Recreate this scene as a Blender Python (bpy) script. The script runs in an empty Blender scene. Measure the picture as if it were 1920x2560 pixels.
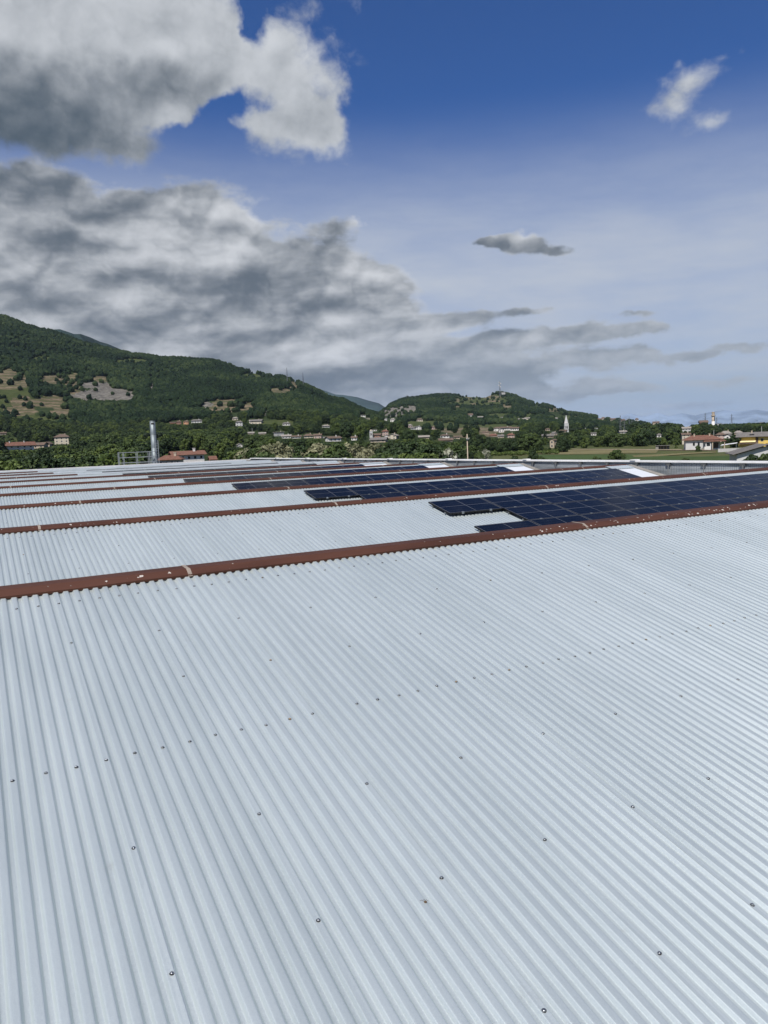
import bpy, bmesh, math, random
import numpy as np
from mathutils import Vector, Matrix, noise as mnoise

random.seed(7)
rng = np.random.default_rng(11)
scene = bpy.context.scene
col = scene.collection
R = math.radians

# ---------------------------------------------------------------- camera
# world axes follow the roof: +X along the ridges, +Y across them, +Z up; ground is z = 0
CAM_H = 10.0
F_PX = 1893.6                      # focal length for a 1920 px wide frame
PITCH, ROLL, YAW = R(5.41), R(2.2086), R(28.3586)
fwd = Vector((math.sin(YAW) * math.cos(PITCH), math.cos(YAW) * math.cos(PITCH), -math.sin(PITCH)))
rt0 = Vector((math.cos(YAW), -math.sin(YAW), 0.0))
up0 = rt0.cross(fwd)
rt = math.cos(ROLL) * rt0 - math.sin(ROLL) * up0
up = math.sin(ROLL) * rt0 + math.cos(ROLL) * up0
cam_data = bpy.data.cameras.new('camera')
cam = bpy.data.objects.new('camera', cam_data)
col.objects.link(cam)
cam.matrix_world = Matrix(((rt.x, up.x, -fwd.x, 0), (rt.y, up.y, -fwd.y, 0), (rt.z, up.z, -fwd.z, CAM_H), (0, 0, 0, 1)))
cam_data.sensor_fit = 'HORIZONTAL'
cam_data.sensor_width = 36.0
cam_data.lens = 36.0 * F_PX / 1920.0
cam_data.clip_start = 0.1
cam_data.clip_end = 60000.0
scene.camera = cam


def ray(px, py):
    """direction of a sight line of the survey photograph (1920 x 2560)"""
    return (fwd + rt * ((px - 960) / F_PX) - up * ((py - 1280) / F_PX))


def at(px, py, dist):
    """point at a horizontal distance from the camera along a sight line"""
    d = ray(px, py)
    k = dist / math.hypot(d.x, d.y)
    return Vector((d.x * k, d.y * k, CAM_H + d.z * k))


def azel(px, py):
    d = ray(px, py)
    a = math.atan2(d.x, d.y) - YAW
    return math.degrees(a), math.degrees(math.atan2(d.z, math.hypot(d.x, d.y)))


# ---------------------------------------------------------------- sun and view
SUN_EL = R(52)
SUN_AZ = YAW + R(200)                # azimuth measured from +Y towards +X: high behind the camera
sun_dir = Vector((math.sin(SUN_AZ) * math.cos(SUN_EL), math.cos(SUN_AZ) * math.cos(SUN_EL), math.sin(SUN_EL)))
sd = bpy.data.lights.new('sun', 'SUN')
sd.energy = 4.7
sd.angle = R(0.53)
sd.color = (1.0, 0.95, 0.88)
sun = bpy.data.objects.new('sun', sd)
sun.rotation_euler = sun_dir.to_track_quat('Z', 'Y').to_euler()
sun.location = (0, 0, 60)
col.objects.link(sun)
vs = scene.view_settings
vs.view_transform = 'Standard'
vs.look = 'None'
vs.exposure = 0.25
vs.gamma = 1.0
vs.use_curve_mapping = False
scene.display_settings.display_device = 'sRGB'
scene.cycles.max_bounces = 6
scene.cycles.diffuse_bounces = 3
scene.cycles.glossy_bounces = 3
scene.cycles.transmission_bounces = 2
scene.cycles.volume_bounces = 1
scene.cycles.caustics_reflective = False
scene.cycles.caustics_refractive = False
scene.cycles.use_denoising = True

# ---------------------------------------------------------------- node helper


class S:
    """a float socket with arithmetic"""
    nt = None

    def __init__(self, sock):
        self.s = sock

    @staticmethod
    def m(op, *a, clamp=False):
        n = S.nt.nodes.new('ShaderNodeMath')
        n.operation = op
        n.use_clamp = clamp
        for i, v in enumerate(a):
            if isinstance(v, S):
                S.nt.links.new(v.s, n.inputs[i])
            else:
                n.inputs[i].default_value = v
        return S(n.outputs[0])

    def __add__(self, o): return S.m('ADD', self, o)
    def __radd__(self, o): return S.m('ADD', o, self)
    def __sub__(self, o): return S.m('SUBTRACT', self, o)
    def __rsub__(self, o): return S.m('SUBTRACT', o, self)
    def __mul__(self, o): return S.m('MULTIPLY', self, o)
    def __rmul__(self, o): return S.m('MULTIPLY', o, self)
    def __truediv__(self, o): return S.m('DIVIDE', self, o)
    def __pow__(self, o): return S.m('POWER', self, o)
    def clamp(self): return S.m('ADD', self, 0.0, clamp=True)

    def step(self, lo, hi, o0=0.0, o1=1.0, kind='SMOOTHSTEP'):
        n = S.nt.nodes.new('ShaderNodeMapRange')
        n.interpolation_type = kind
        S.nt.links.new(self.s, n.inputs[0])
        n.inputs[1].default_value = lo
        n.inputs[2].default_value = hi
        n.inputs[3].default_value = o0
        n.inputs[4].default_value = o1
        return S(n.outputs[0])


def vec(x, y, z=0.0):
    n = S.nt.nodes.new('ShaderNodeCombineXYZ')
    for i, v in enumerate((x, y, z)):
        if isinstance(v, S):
            S.nt.links.new(v.s, n.inputs[i])
        else:
            n.inputs[i].default_value = v
    return n.outputs[0]


def tex_noise(v, scale, detail=6, rough=0.55, dist=0.0, lac=2.0):
    n = S.nt.nodes.new('ShaderNodeTexNoise')
    n.noise_dimensions = '3D'
    n.normalize = True
    if v is not None:
        S.nt.links.new(v, n.inputs['Vector'])
    n.inputs['Scale'].default_value = scale
    n.inputs['Detail'].default_value = detail
    n.inputs['Roughness'].default_value = rough
    n.inputs['Lacunarity'].default_value = lac
    n.inputs['Distortion'].default_value = dist
    return S(n.outputs['Fac'])


def mixc(fac, a, b, mode='MIX'):
    n = S.nt.nodes.new('ShaderNodeMix')
    n.data_type = 'RGBA'
    n.blend_type = mode
    n.clamp_factor = True
    for i, v in ((0, fac), (6, a), (7, b)):
        if isinstance(v, S):
            S.nt.links.new(v.s, n.inputs[i])
        elif hasattr(v, 'is_output'):
            S.nt.links.new(v, n.inputs[i])
        elif isinstance(v, tuple):
            n.inputs[i].default_value = tuple(v) + ((1.0,) if len(v) == 3 else ())
        else:
            n.inputs[i].default_value = v
    return n.outputs[2]


# ---------------------------------------------------------------- sky: Nishita with procedural clouds
STRENGTH = 0.1
world = bpy.data.worlds.new('World')
scene.world = world
world.use_nodes = True
wt = world.node_tree
wt.nodes.clear()
S.nt = wt
out = wt.nodes.new('ShaderNodeOutputWorld')
bg = wt.nodes.new('ShaderNodeBackground')
bg.inputs['Strength'].default_value = STRENGTH
wt.links.new(bg.outputs[0], out.inputs[0])
sky = wt.nodes.new('ShaderNodeTexSky')
sky.sky_type = 'NISHITA'
sky.sun_disc = False
sky.sun_elevation = SUN_EL
sky.sun_rotation = SUN_AZ
sky.altitude = 200
sky.air_density = 1.0
sky.dust_density = 0.6
sky.ozone_density = 2.5
tc = wt.nodes.new('ShaderNodeTexCoord')
sx = wt.nodes.new('ShaderNodeSeparateXYZ')
wt.links.new(tc.outputs['Generated'], sx.inputs[0])
X, Y, Z = S(sx.outputs[0]), S(sx.outputs[1]), S(sx.outputs[2])
cy, sy = math.cos(YAW), math.sin(YAW)
Xr = X * cy - Y * sy
Yr = X * sy + Y * cy
A = S.m('ARCTAN2', Xr, Yr) * (180 / math.pi)
EL = S.m('ARCSINE', Z) * (180 / math.pi)
Ez = S.m('MAXIMUM', EL, 0.0)
# height coordinate: clouds flatten towards the horizon
H = Ez * 0.56 + S.m('LOGARITHM', Ez * 0.6 + 1.0, math.e) * 2.5


def blob_params(px, py, rx, ry):
    a, e = azel(px, py)
    k = 57.3 / F_PX
    return a, e, rx * k, ry * k


def mask(a, e, blobs):
    tot = None
    for (px, py, rx, ry, w) in blobs:
        ba, be, ra, re_ = blob_params(px, py, rx, ry)
        da = (a - ba) * (1.0 / ra)
        de = (e - be) * (1.0 / re_)
        q = da * da + de * de
        g = S.m('EXPONENT', q * -1.0) * w
        tot = g if tot is None else tot + g
    return tot


CUMULUS = [
    (30, 60, 430, 130, 1.0), (330, 120, 290, 125, 0.95), (520, 130, 130, 100, 0.5), (90, 270, 400, 105, 1.0), (420, 240, 190, 75, 0.45),
    (735, 170, 150, 115, 0.62), (840, 255, 85, 105, 0.42), (745, 330, 185, 52, 0.72), (285, 362, 70, 28, 0.5), (890, 5, 130, 35, 0.40),
    (1715, 225, 62, 80, 0.55), (1835, 158, 85, 48, 0.50), (1812, 298, 45, 30, 0.55), (1600, 270, 60, 50, 0.38), (1240, 135, 55, 22, 0.25), (620, 60, 28, 75, -0.85), (590, 255, 75, 30, -1.0), (545, 315, 70, 48, -1.0), (470, 345, 120, 30, -0.6), (905, 330, 50, 60, -0.3),
]
STRATUS = [
    (20, 470, 150, 80, 0.8), (110, 620, 300, 130, 1.0), (440, 520, 180, 80, 0.72), (480, 640, 230, 120, 0.8), (640, 460, 150, 40, 0.40),
    (700, 720, 280, 105, 0.95), (890, 720, 120, 85, 0.62), (835, 565, 110, 36, 0.75), (300, 830, 640, 110, 1.0), (560, 940, 760, 100, 0.95), (900, 985, 380, 70, 0.7),
    (1060, 800, 110, 20, 0.50), (1215, 798, 140, 20, 0.50), (1345, 782, 80, 13, 0.46), (1440, 835, 190, 24, 0.55), (1180, 860, 230, 26, 0.50), (1610, 820, 110, 12, 0.44), (1570, 782, 70, 8, 0.4),
    (1600, 880, 320, 20, 0.55), (1880, 868, 90, 12, 0.46), (1250, 925, 380, 22, 0.55), (1700, 950, 300, 20, 0.52), (1400, 985, 420, 22, 0.55), (1780, 1005, 300, 16, 0.42),
    (1310, 612, 85, 30, 0.85), (1222, 614, 62, 17, 0.68), (1400, 630, 70, 19, 0.70),
]
DARK = [   # where thick cloud bases hide the sun
    (60, 320, 330, 100, 1.0), (430, 208, 170, 40, 0.50), (120, 215, 200, 50, 0.25), (100, 620, 200, 45, 0.30), (430, 690, 300, 30, 0.26), (780, 705, 170, 26, 0.36), (200, 770, 300, 30, 0.30),
    (600, 778, 300, 26, 0.34), (300, 870, 500, 30, 0.25), (700, 985, 500, 55, 0.55), (900, 880, 300, 25, 0.2), (1222, 614, 60, 24, 1.0), (1400, 632, 70, 24, 1.0), (835, 575, 90, 26, 0.4),
]


def density(da, de, dh):
    """cloud densities at a small angular offset"""
    a, e, h = A + da, EL + de, H + dh
    p = vec(a, e, 0.0)
    w1 = tex_noise(p, 0.16, 5, 0.6) - 0.5
    w2 = tex_noise(vec(a, e, 7.3), 0.16, 5, 0.6) - 0.5
    aw, ew = a + w1 * 5.0, e + w2 * 3.4
    n1 = tex_noise(vec(a + w2 * 3.0, e * 1.25, 2.0), 0.26, 11, 0.58) - 0.5
    d1 = mask(aw, ew, CUMULUS) + n1 * 1.6 - 0.50
    n2 = tex_noise(vec(a * 0.62 + w2 * 2.0, h * 1.25, 5.0), 0.34, 10, 0.55) - 0.5
    n3 = tex_noise(vec(a * 0.20, h * 1.9, 9.0), 0.5, 7, 0.55) - 0.5
    d2 = mask(a + w1 * 6.0, e + w2 * 2.4, STRATUS) + n2 * 1.55 + n3 * 0.55 - 0.50
    return d1, d2, n2


d1, d2, m2 = density(0.0, 0.0, 0.0)
warp = tex_noise(vec(A, EL, 40.0), 0.3, 3, 0.5) - 0.5


def lumps(da, dh, sa, sh, scale, z, det=4.0, rough=0.45):
    """smooth heaps inside a cloud bank"""
    return tex_noise(vec((A + da) * sa + warp * 1.2, (H + dh) * sh + warp * 0.8, z), scale, det, rough)




def billow(n):
    return S.m('ABSOLUTE', n - 0.5) * 2.0


big = lumps(0, 0, 0.42, 1.25, 0.26, 50.0)
big_up = lumps(-0.8, 0.85, 0.42, 1.25, 0.26, 50.0)
mid = billow(lumps(0, 0, 0.7, 1.3, 0.34, 60.0, 5, 0.5))
mid_up = billow(lumps(-0.3, 0.45, 0.7, 1.3, 0.34, 60.0, 5, 0.5))
cb = lumps(0, 0, 0.8, 1.3, 0.22, 70.0, 6, 0.5)
cb_up = lumps(-0.6, 1.0, 0.8, 1.3, 0.22, 70.0, 6, 0.5)
cm = billow(lumps(0, 0, 0.9, 1.5, 0.30, 80.0, 6, 0.5))
cm_up = billow(lumps(-0.4, 0.6, 0.9, 1.5, 0.30, 80.0, 6, 0.5))
dark = mask(A + (tex_noise(vec(A, EL, 3.0), 0.2, 4) - 0.5) * 7.0, EL + (tex_noise(vec(A, EL, 11.0), 0.3, 5) - 0.5) * 3.0, DARK)

# clear sky: a touch deeper than Nishita overhead, veiled with thin cirrus lower down
skyc = mixc(1.0, sky.outputs[0], (0.19, 0.40, 0.74), 'MULTIPLY')
veil_n = tex_noise(vec(A * 0.22 + H * 0.2, H * 1.2, 1.0), 0.5, 7, 0.58)
veil = EL.step(23.5, 11.0) * veil_n.step(0.20, 0.75, 0.70, 1.0) * (A * 0.018 + H * -0.02 + 0.95).step(1.35, 0.35, 0.88, 1.0)
low = EL.step(6.0, 0.5)
veilc = mixc(low, (4.5, 4.85, 5.4), (3.9, 4.2, 4.65))
base = mixc(veil, skyc, veilc)

# stratus: heaped grey banks with bright rims, thinning into broken streaks on the right
a2 = d2.step(0.0, 0.30) * EL.step(0.2, 2.0, 0.75, 1.0)
band = tex_noise(vec(A * 0.11, H * 1.5, 4.0), 0.62, 6, 0.5) - 0.5
lit2 = 0.36 + (big - big_up) * 2.1 + (mid - mid_up) * 0.6 + (mid - 0.3) * 0.35 + (big - 0.5) * 0.5 - dark * 0.40 + band * 0.55 + (m2 * 0.25)
lit2 = lit2 + d2.step(0.30, 0.0) * 0.20 + d2.step(0.9, 0.1) * 0.10
c2 = mixc(lit2.step(-0.28, 1.0), (0.85, 1.06, 1.28), (5.9, 6.05, 6.3))
far = EL.step(11.0, 4.0) * A.step(-9.0, 9.0)
c2 = mixc(far * 0.60, c2, (2.5, 2.9, 3.4))
base = mixc(a2 * 0.97, base, c2)
# cumulus in front
a1 = d1.step(-0.05, 0.52)
lit1 = 0.70 + (cb - cb_up) * 0.9 + (cm - cm_up) * 0.30 + (cm - 0.3) * 0.18 + (cb - 0.5) * 0.3 - dark * 0.78 + d1.step(0.5, 0.0) * 0.06
c1 = mixc(lit1.step(-0.30, 1.05), (0.60, 0.82, 1.0), (5.5, 5.7, 5.95))
base = mixc(a1 * 0.96, base, c1)
wt.links.new(base, bg.inputs['Color'])
world.cycles.sampling_method = 'MANUAL'
world.cycles.sample_map_resolution = 512

# ---------------------------------------------------------------- helpers for objects
S.nt = None


def link(name, data, parent=None, loc=None):
    o = bpy.data.objects.new(name, data)
    col.objects.link(o)
    if parent is not None:
        o.parent = parent
    if loc is not None:
        o.location = loc
    return o


def thing(name, label, cat, loc=(0, 0, 0), rz=0.0, group=None):
    o = bpy.data.objects.new(name, None)
    o.empty_display_size = 0.3
    col.objects.link(o)
    o.location = loc
    o.rotation_euler = (0, 0, rz)
    return tag(o, label, cat, group)


def tag(o, label=None, cat=None, group=None, kind=None):
    if label: o['label'] = label
    if cat: o['category'] = cat
    if group: o['group'] = group
    if kind: o['kind'] = kind
    return o


class MB:
    """collects polygons; build() makes ONE mesh"""

    def __init__(self):
        self.v, self.f, self.m = [], [], []
        self.mi = 0

    def poly(self, pts):
        b = len(self.v)
        self.v += [tuple(p) for p in pts]
        self.f.append(tuple(range(b, b + len(pts))))
        self.m.append(self.mi)

    def box(self, x0, x1, y0, y1, z0, z1, mat=None):
        b = len(self.v)
        c = [(x0, y0, z0), (x1, y0, z0), (x1, y1, z0), (x0, y1, z0), (x0, y0, z1), (x1, y0, z1), (x1, y1, z1), (x0, y1, z1)]
        if mat is not None:
            c = [tuple(mat @ Vector(p)) for p in c]
        self.v += c
        for q in ((0, 3, 2, 1), (4, 5, 6, 7), (0, 1, 5, 4), (1, 2, 6, 5), (2, 3, 7, 6), (3, 0, 4, 7)):
            self.f.append(tuple(b + i for i in q))
            self.m.append(self.mi)

    def bar(self, a, c, r, n=4, r2=None):
        a, c = Vector(a), Vector(c)
        d = (c - a)
        if d.length < 1e-6:
            return
        d.normalize()
        s = d.orthogonal().normalized()
        t = d.cross(s)
        r2 = r if r2 is None else r2
        b = len(self.v)
        for (p, q) in ((a, r), (c, r2)):
            for i in range(n):
                w = 2 * math.pi * (i + 0.5) / n
                self.v.append(tuple(p + (s * math.cos(w) + t * math.sin(w)) * q))
        for i in range(n):
            j = (i + 1) % n
            self.f.append((b + i, b + j, b + n + j, b + n + i))
            self.m.append(self.mi)
        self.f.append(tuple(b + i for i in reversed(range(n))))
        self.f.append(tuple(b + n + i for i in range(n)))
        self.m += [self.mi, self.mi]

    def lathe(self, prof, n, cx=0.0, cy=0.0, z0=0.0):
        b = len(self.v)
        for (r, z) in prof:
            for i in range(n):
                w = 2 * math.pi * i / n
                self.v.append((cx + r * math.cos(w), cy + r * math.sin(w), z0 + z))
        for k in range(len(prof) - 1):
            for i in range(n):
                j = (i + 1) % n
                self.f.append((b + k * n + i, b + k * n + j, b + (k + 1) * n + j, b + (k + 1) * n + i))
                self.m.append(self.mi)
        self.f.append(tuple(b + (len(prof) - 1) * n + i for i in range(n)))
        self.m.append(self.mi)

    def mesh(self, name, *mats, smooth=False):
        me = bpy.data.meshes.new(name)
        me.from_pydata(self.v, [], self.f)
        for m in mats:
            me.materials.append(m)
        me.polygons.foreach_set('material_index', self.m)
        if smooth:
            me.polygons.foreach_set('use_smooth', [True] * len(self.f))
        me.update()
        return me

    def build(self, name, *mats, parent=None, loc=None, smooth=False):
        return link(name, self.mesh(name, *mats, smooth=smooth), parent, loc)


def new_mat(name, color=(0.5, 0.5, 0.5), rough=0.6, metal=0.0, spec=0.5):
    m = bpy.data.materials.new(name)
    m.use_nodes = True
    b = m.node_tree.nodes['Principled BSDF']
    b.inputs['Base Color'].default_value = (*color, 1)
    b.inputs['Roughness'].default_value = rough
    b.inputs['Metallic'].default_value = metal
    b.inputs['Specular IOR Level'].default_value = spec
    S.nt = m.node_tree
    return m, b


def geo_pos():
    return S.nt.nodes.new('ShaderNodeNewGeometry').outputs['Position']


def obj_co():
    return S.nt.nodes.new('ShaderNodeTexCoord').outputs['Object']


def obj_rand():
    return S(S.nt.nodes.new('ShaderNodeObjectInfo').outputs['Random'])


def scaled(v, sx_, sy_, sz_):
    n = S.nt.nodes.new('ShaderNodeVectorMath')
    n.operation = 'MULTIPLY'
    S.nt.links.new(v, n.inputs[0])
    n.inputs[1].default_value = (sx_, sy_, sz_)
    return n.outputs[0]


def bump(b, h, strength, dist):
    n = S.nt.nodes.new('ShaderNodeBump')
    n.inputs['Strength'].default_value = strength
    n.inputs['Distance'].default_value = dist
    S.nt.links.new(h.s, n.inputs['Height'])
    S.nt.links.new(n.outputs[0], b.inputs['Normal'])


def L(a, b):
    S.nt.links.new(a.s if isinstance(a, S) else a, b)


def plain(name, color, rough=0.7, metal=0.0, var=0.18, scale=0.6, spec=0.4):
    """a plain material with a little weathering"""
    m, b = new_mat(name, color, rough, metal, spec)
    n = tex_noise(geo_pos(), scale, 6, 0.6)
    n2 = tex_noise(scaled(geo_pos(), 1, 1, 0.15), scale * 6, 4, 0.6)
    f = (n * 0.65 + n2 * 0.35).step(0.3, 0.72)
    L(mixc(f, tuple(c * (1 - var) for c in color), tuple(min(1, c * (1 + var * 0.6)) for c in color)), b.inputs['Base Color'])
    return m


# ---------------------------------------------------------------- warehouse roof
K = 1.47
PIT = 0.076 * K                       # corrugation pitch
BAY = 5.5 * K                         # ridge spacing
SL = 0.22966                          # roof slope
SA = math.atan(SL)
Z0 = CAM_H - 2.6412 * K
VR = 10.10                            # first ridge
ZR = CAM_H - 1.066 * K                # ridge height
U0 = 0.2117 * K                       # a crest
UEND = 18.45 * K
UPAR = 19.0 * K
ULEFT = U0 - 6 * 8 * PIT - 4 * PIT
NB = 9                                # ridges A..I
VFAR = 38.7 * K * 0 + VR + BAY * NB   # far eave

# materials
m_roof, b = new_mat('galvanised_sheet', (0.6, 0.64, 0.68), 0.42, 0.55)
gp = geo_pos()
spang = tex_noise(gp, 140, 3, 0.7)
blot = tex_noise(scaled(gp, 1.0, 0.25, 1.0), 1.1, 6, 0.6)
strk = tex_noise(scaled(gp, 9.0, 0.35, 1.0), 1.0, 5, 0.6)
tone = spang.step(0.3, 0.7) * 0.26 + blot.step(0.28, 0.72) * 0.34 + strk.step(0.3, 0.7) * 0.30 + obj_rand() * 0.20
dirt = tex_noise(gp, 2.6, 8, 0.68).step(0.63, 0.80)
c = mixc(tone, (0.475, 0.535, 0.53), (0.64, 0.70, 0.685))
scuff = tex_noise(scaled(gp, 1.0, 0.6, 1.0), 7.0, 4, 0.7, 1.5).step(0.735, 0.76) * tex_noise(gp, 0.9, 3).step(0.5, 0.6)
run = tex_noise(scaled(gp, 22.0, 0.5, 1.0), 1.0, 4, 0.6).step(0.60, 0.78)
c = mixc(run * 0.30, c, (0.44, 0.47, 0.47))
c = mixc(scuff * 0.5, c, (0.85, 0.86, 0.86))
L(mixc(dirt * 0.40, c, (0.38, 0.38, 0.35)), b.inputs['Base Color'])
L(spang.step(0.2, 0.8, 0.38, 0.52), b.inputs['Roughness'])
bump(b, spang + blot * 2.0, 0.12, 0.004)

m_cap, b = new_mat('brown_painted_metal', (0.12, 0.038, 0.026), 0.65, 0.0, 0.25)
gp = geo_pos()
f = tex_noise(scaled(gp, 0.4, 1.5, 1), 1.4, 7, 0.62)
c = mixc(f.step(0.3, 0.7), (0.053, 0.0215, 0.013), (0.082, 0.034, 0.021))
spk = tex_noise(gp, 28, 3, 0.6).step(0.71, 0.76) * tex_noise(gp, 1.3, 3).step(0.45, 0.62)
L(mixc(spk * 0.8, c, (0.5, 0.46, 0.42)), b.inputs['Base Color'])
m_capgrey = plain('bare_metal_cap', (0.50, 0.53, 0.54), 0.45, 0.4, 0.15, 1.0)
m_seal = plain('sealant_strip', (0.30, 0.25, 0.205), 0.8, 0, 0.3, 14)
m_drop = plain('bird_dropping', (0.50, 0.45, 0.40), 0.8, 0, 0.3, 40)
m_conc = plain('old_concrete', (0.24, 0.225, 0.20), 0.9, 0, 0.3, 0.9)
m_wall = plain('concrete_panel', (0.45, 0.44, 0.42), 0.9, 0, 0.15, 0.4)
m_cope = plain('white_metal_coping', (0.80, 0.79, 0.77), 0.5, 0.1, 0.15, 1.2)
m_flat, b = new_mat('white_flat_sheet', (0.62, 0.64, 0.66), 0.5, 0.0)
f = tex_noise(geo_pos(), 6, 6, 0.65).step(0.62, 0.75)
L(mixc(f * 0.4, (0.60, 0.625, 0.65), (0.46, 0.48, 0.49)), b.inputs['Base Color'])
m_clad, b = new_mat('weathered_cladding', (0.22, 0.25, 0.27), 0.5, 0.2)
f = tex_noise(scaled(geo_pos(), 0.3, 0.5, 7.0), 1.0, 7, 0.65)
L(mixc(f.step(0.3, 0.7), (0.20, 0.225, 0.24), (0.46, 0.49, 0.51)), b.inputs['Base Color'])
m_brk = plain('dull_bracket_steel', (0.075, 0.08, 0.082), 0.7, 0.1, 0.2, 3)
m_wire = plain('dark_wire', (0.05, 0.05, 0.05), 0.6, 0.3, 0.2, 3)
m_rubber, _ = new_mat('black_rubber', (0.012, 0.012, 0.013), 0.6)
m_steel, _ = new_mat('screw_steel', (0.28, 0.29, 0.30), 0.28, 0.9)
m_rust, _ = new_mat('rusty_screw', (0.26, 0.19, 0.12), 0.7, 0.2)
m_galv = plain('galvanised_steel', (0.27, 0.29, 0.30), 0.5, 0.5, 0.15, 3)
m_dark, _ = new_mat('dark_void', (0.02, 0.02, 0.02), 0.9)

warehouse = thing('warehouse', 'wide low warehouse under a stepped roof of corrugated grey metal with brown ridge caps', 'warehouse', (0, 0, 0))


def plane_z(v, n):
    return Z0 + SL * (v - BAY * n)


AMP = 0.026


CORR_T = [0.0, 0.12, 0.20, 0.218, 0.232, 0.358, 0.372, 0.39, 0.46, 0.54, 0.61, 0.628, 0.642, 0.768, 0.782, 0.80, 0.88]
CORR_Z = [0.0, 0.0, 0.008, 0.035, 0.10, 0.90, 0.965, 0.992, 1.0, 1.0, 0.992, 0.965, 0.90, 0.10, 0.035, 0.008, 0.0]


def corr(t):
    """height below crest of the corrugation, t in pitches: flat crest, steep flank, flat trough"""
    f = t % 1.0
    return -AMP * float(np.interp(f, CORR_T + [1.0], CORR_Z + [0.0]))


def sheet_mesh(npitch, vlen, seed, lift=0.0, vseg=7):
    r = random.Random(seed)
    mb = MB()
    us = sorted(set([round(k + t, 4) for k in range(-1, npitch + 1) for t in CORR_T if -0.185 < k + t < npitch + 0.185] + [-0.18, npitch + 0.18]))
    nu = len(us) - 1
    vsn = [vlen * k / vseg for k in range(vseg + 1)]
    ph = [r.uniform(0, 6.28) for _ in range(6)]
    for v in vsn:
        for t in us:
            edge = 0.0030 if t > npitch else (0.0 if t > 0.18 else -0.0)
            wob = 0.0011 * math.sin(v * 1.3 + ph[0] + t * 0.8) + 0.0009 * math.sin(v * 2.3 + ph[1] - t * 1.7)
            mb.v.append((t * PIT + 0.0012 * math.sin(v * 0.9 + ph[2] + t), v, corr(t) + wob + edge + lift))
    w = nu + 1
    for k in range(vseg):
        for i in range(nu):
            a = k * w + i
            mb.f.append((a, a + 1, a + w + 1, a + w))
            mb.m.append(0)
    return mb.mesh('roof_sheet', m_roof, smooth=True)


def place_sheet(me, u, v, n):
    o = link('roof_sheet', me, warehouse)
    o.location = (u, v, plane_z(v, n))
    o.rotation_euler = (SA, 0, 0)
    return o


CS = math.cos(SA)
VTOP = 6.70 * K
for n in range(NB + 1):
    vlow = (-2.6 * K) if n == 0 else (1.52 * K + BAY * n)
    vtop = VTOP + BAY * n
    vlen = (vtop - vlow) / CS
    wide = n >= 5
    npit = 24 if wide else 8
    variants = [sheet_mesh(npit, vlen, 100 * n + s, 0.0007 * s, 7 if n < 2 else 2) for s in range(3)]
    k = 0
    u = ULEFT
    while u < UEND - 0.05:
        nfit = npit
        if u + nfit * PIT > UEND + 0.02:
            nfit = max(1, int((UEND - u) / PIT))
            me = sheet_mesh(nfit, vlen, 7 + n, 0.0, 2)
        else:
            me = variants[(k * 7 + n) % 3]
        place_sheet(me, u, vlow, n)
        u += nfit * PIT
        k += 1

# ridge caps
CAP_SEAM = {0: (1.61, 4.65), 1: (0.80, 4.80), 2: (2.01, 4.85), 3: (3.6, 4.8), 4: (1.1, 4.8), 5: (3.3, 4.8), 6: (1.8, 4.8), 7: (2.6, 4.8), 8: (1.2, 4.8)}


F0 = -0.39
ZC = plane_z(VR + F0, 0) - ZR           # front lip of the cap sits on the crests


def cap_mesh(length, mat):
    prof = [(F0 + 0.006, ZC - 0.008), (F0, ZC - 0.008), (F0 - 0.004, ZC + 0.022), (F0 + 0.02, ZC + 0.034), (F0 + 0.115, -0.004), (F0 + 0.135, 0.0), (-0.01, 0.004), (0.004, -0.006),
            (0.006, -0.16), (0.0, -0.16), (-0.004, -0.014), (F0 + 0.13, -0.012), (F0 + 0.024, ZC + 0.022)]
    mb = MB()
    nseg = max(2, int(length / 0.6))
    npf = len(prof)
    for k in range(nseg + 1):
        x = length * k / nseg
        w = 0.003 * math.sin(x * 2.1) + 0.002 * math.sin(x * 5.3)
        for (y, z) in prof:
            mb.v.append((x, y, z + (w if y < -0.37 else w * 0.3)))
    for k in range(nseg):
        for i in range(npf):
            j = (i + 1) % npf
            mb.f.append((k * npf + i, k * npf + j, (k + 1) * npf + j, (k + 1) * npf + i))
            mb.m.append(0)
    mb.f.append(tuple(range(npf)))
    mb.f.append(tuple(nseg * npf + i for i in reversed(range(npf))))
    mb.m += [0, 0]
    return mb.mesh('ridge_cap', mat)


strip_mb = MB()
for (y0, y1, za, zb) in ((F0 + 0.012, F0 + 0.12, ZC + 0.040, 0.004), (F0 + 0.12, 0.004, 0.004, 0.010)):
    strip_mb.poly([(-0.028, y0, za), (0.024, y0, za), (0.03, y1, zb), (-0.022, y1, zb)])
strip_mb.poly([(-0.03, F0 - 0.008, ZC + 0.0), (0.03, F0 - 0.008, ZC + 0.0), (0.024, F0 + 0.010, ZC + 0.04), (-0.028, F0 + 0.010, ZC + 0.04)])
strip_me = strip_mb.mesh('sealant_strip', m_seal)
drop_mb = MB()


def splat(u, v, z, r, tilt):
    n = random.randint(7, 10)
    pts = []
    for i in range(n):
        w = 2 * math.pi * i / n
        q = r * random.uniform(0.35, 1.15)
        pts.append((u + q * math.cos(w) * random.uniform(1, 1.6), v + q * math.sin(w), z + q * math.sin(w) * tilt))
    drop_mb.poly(pts)


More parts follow.
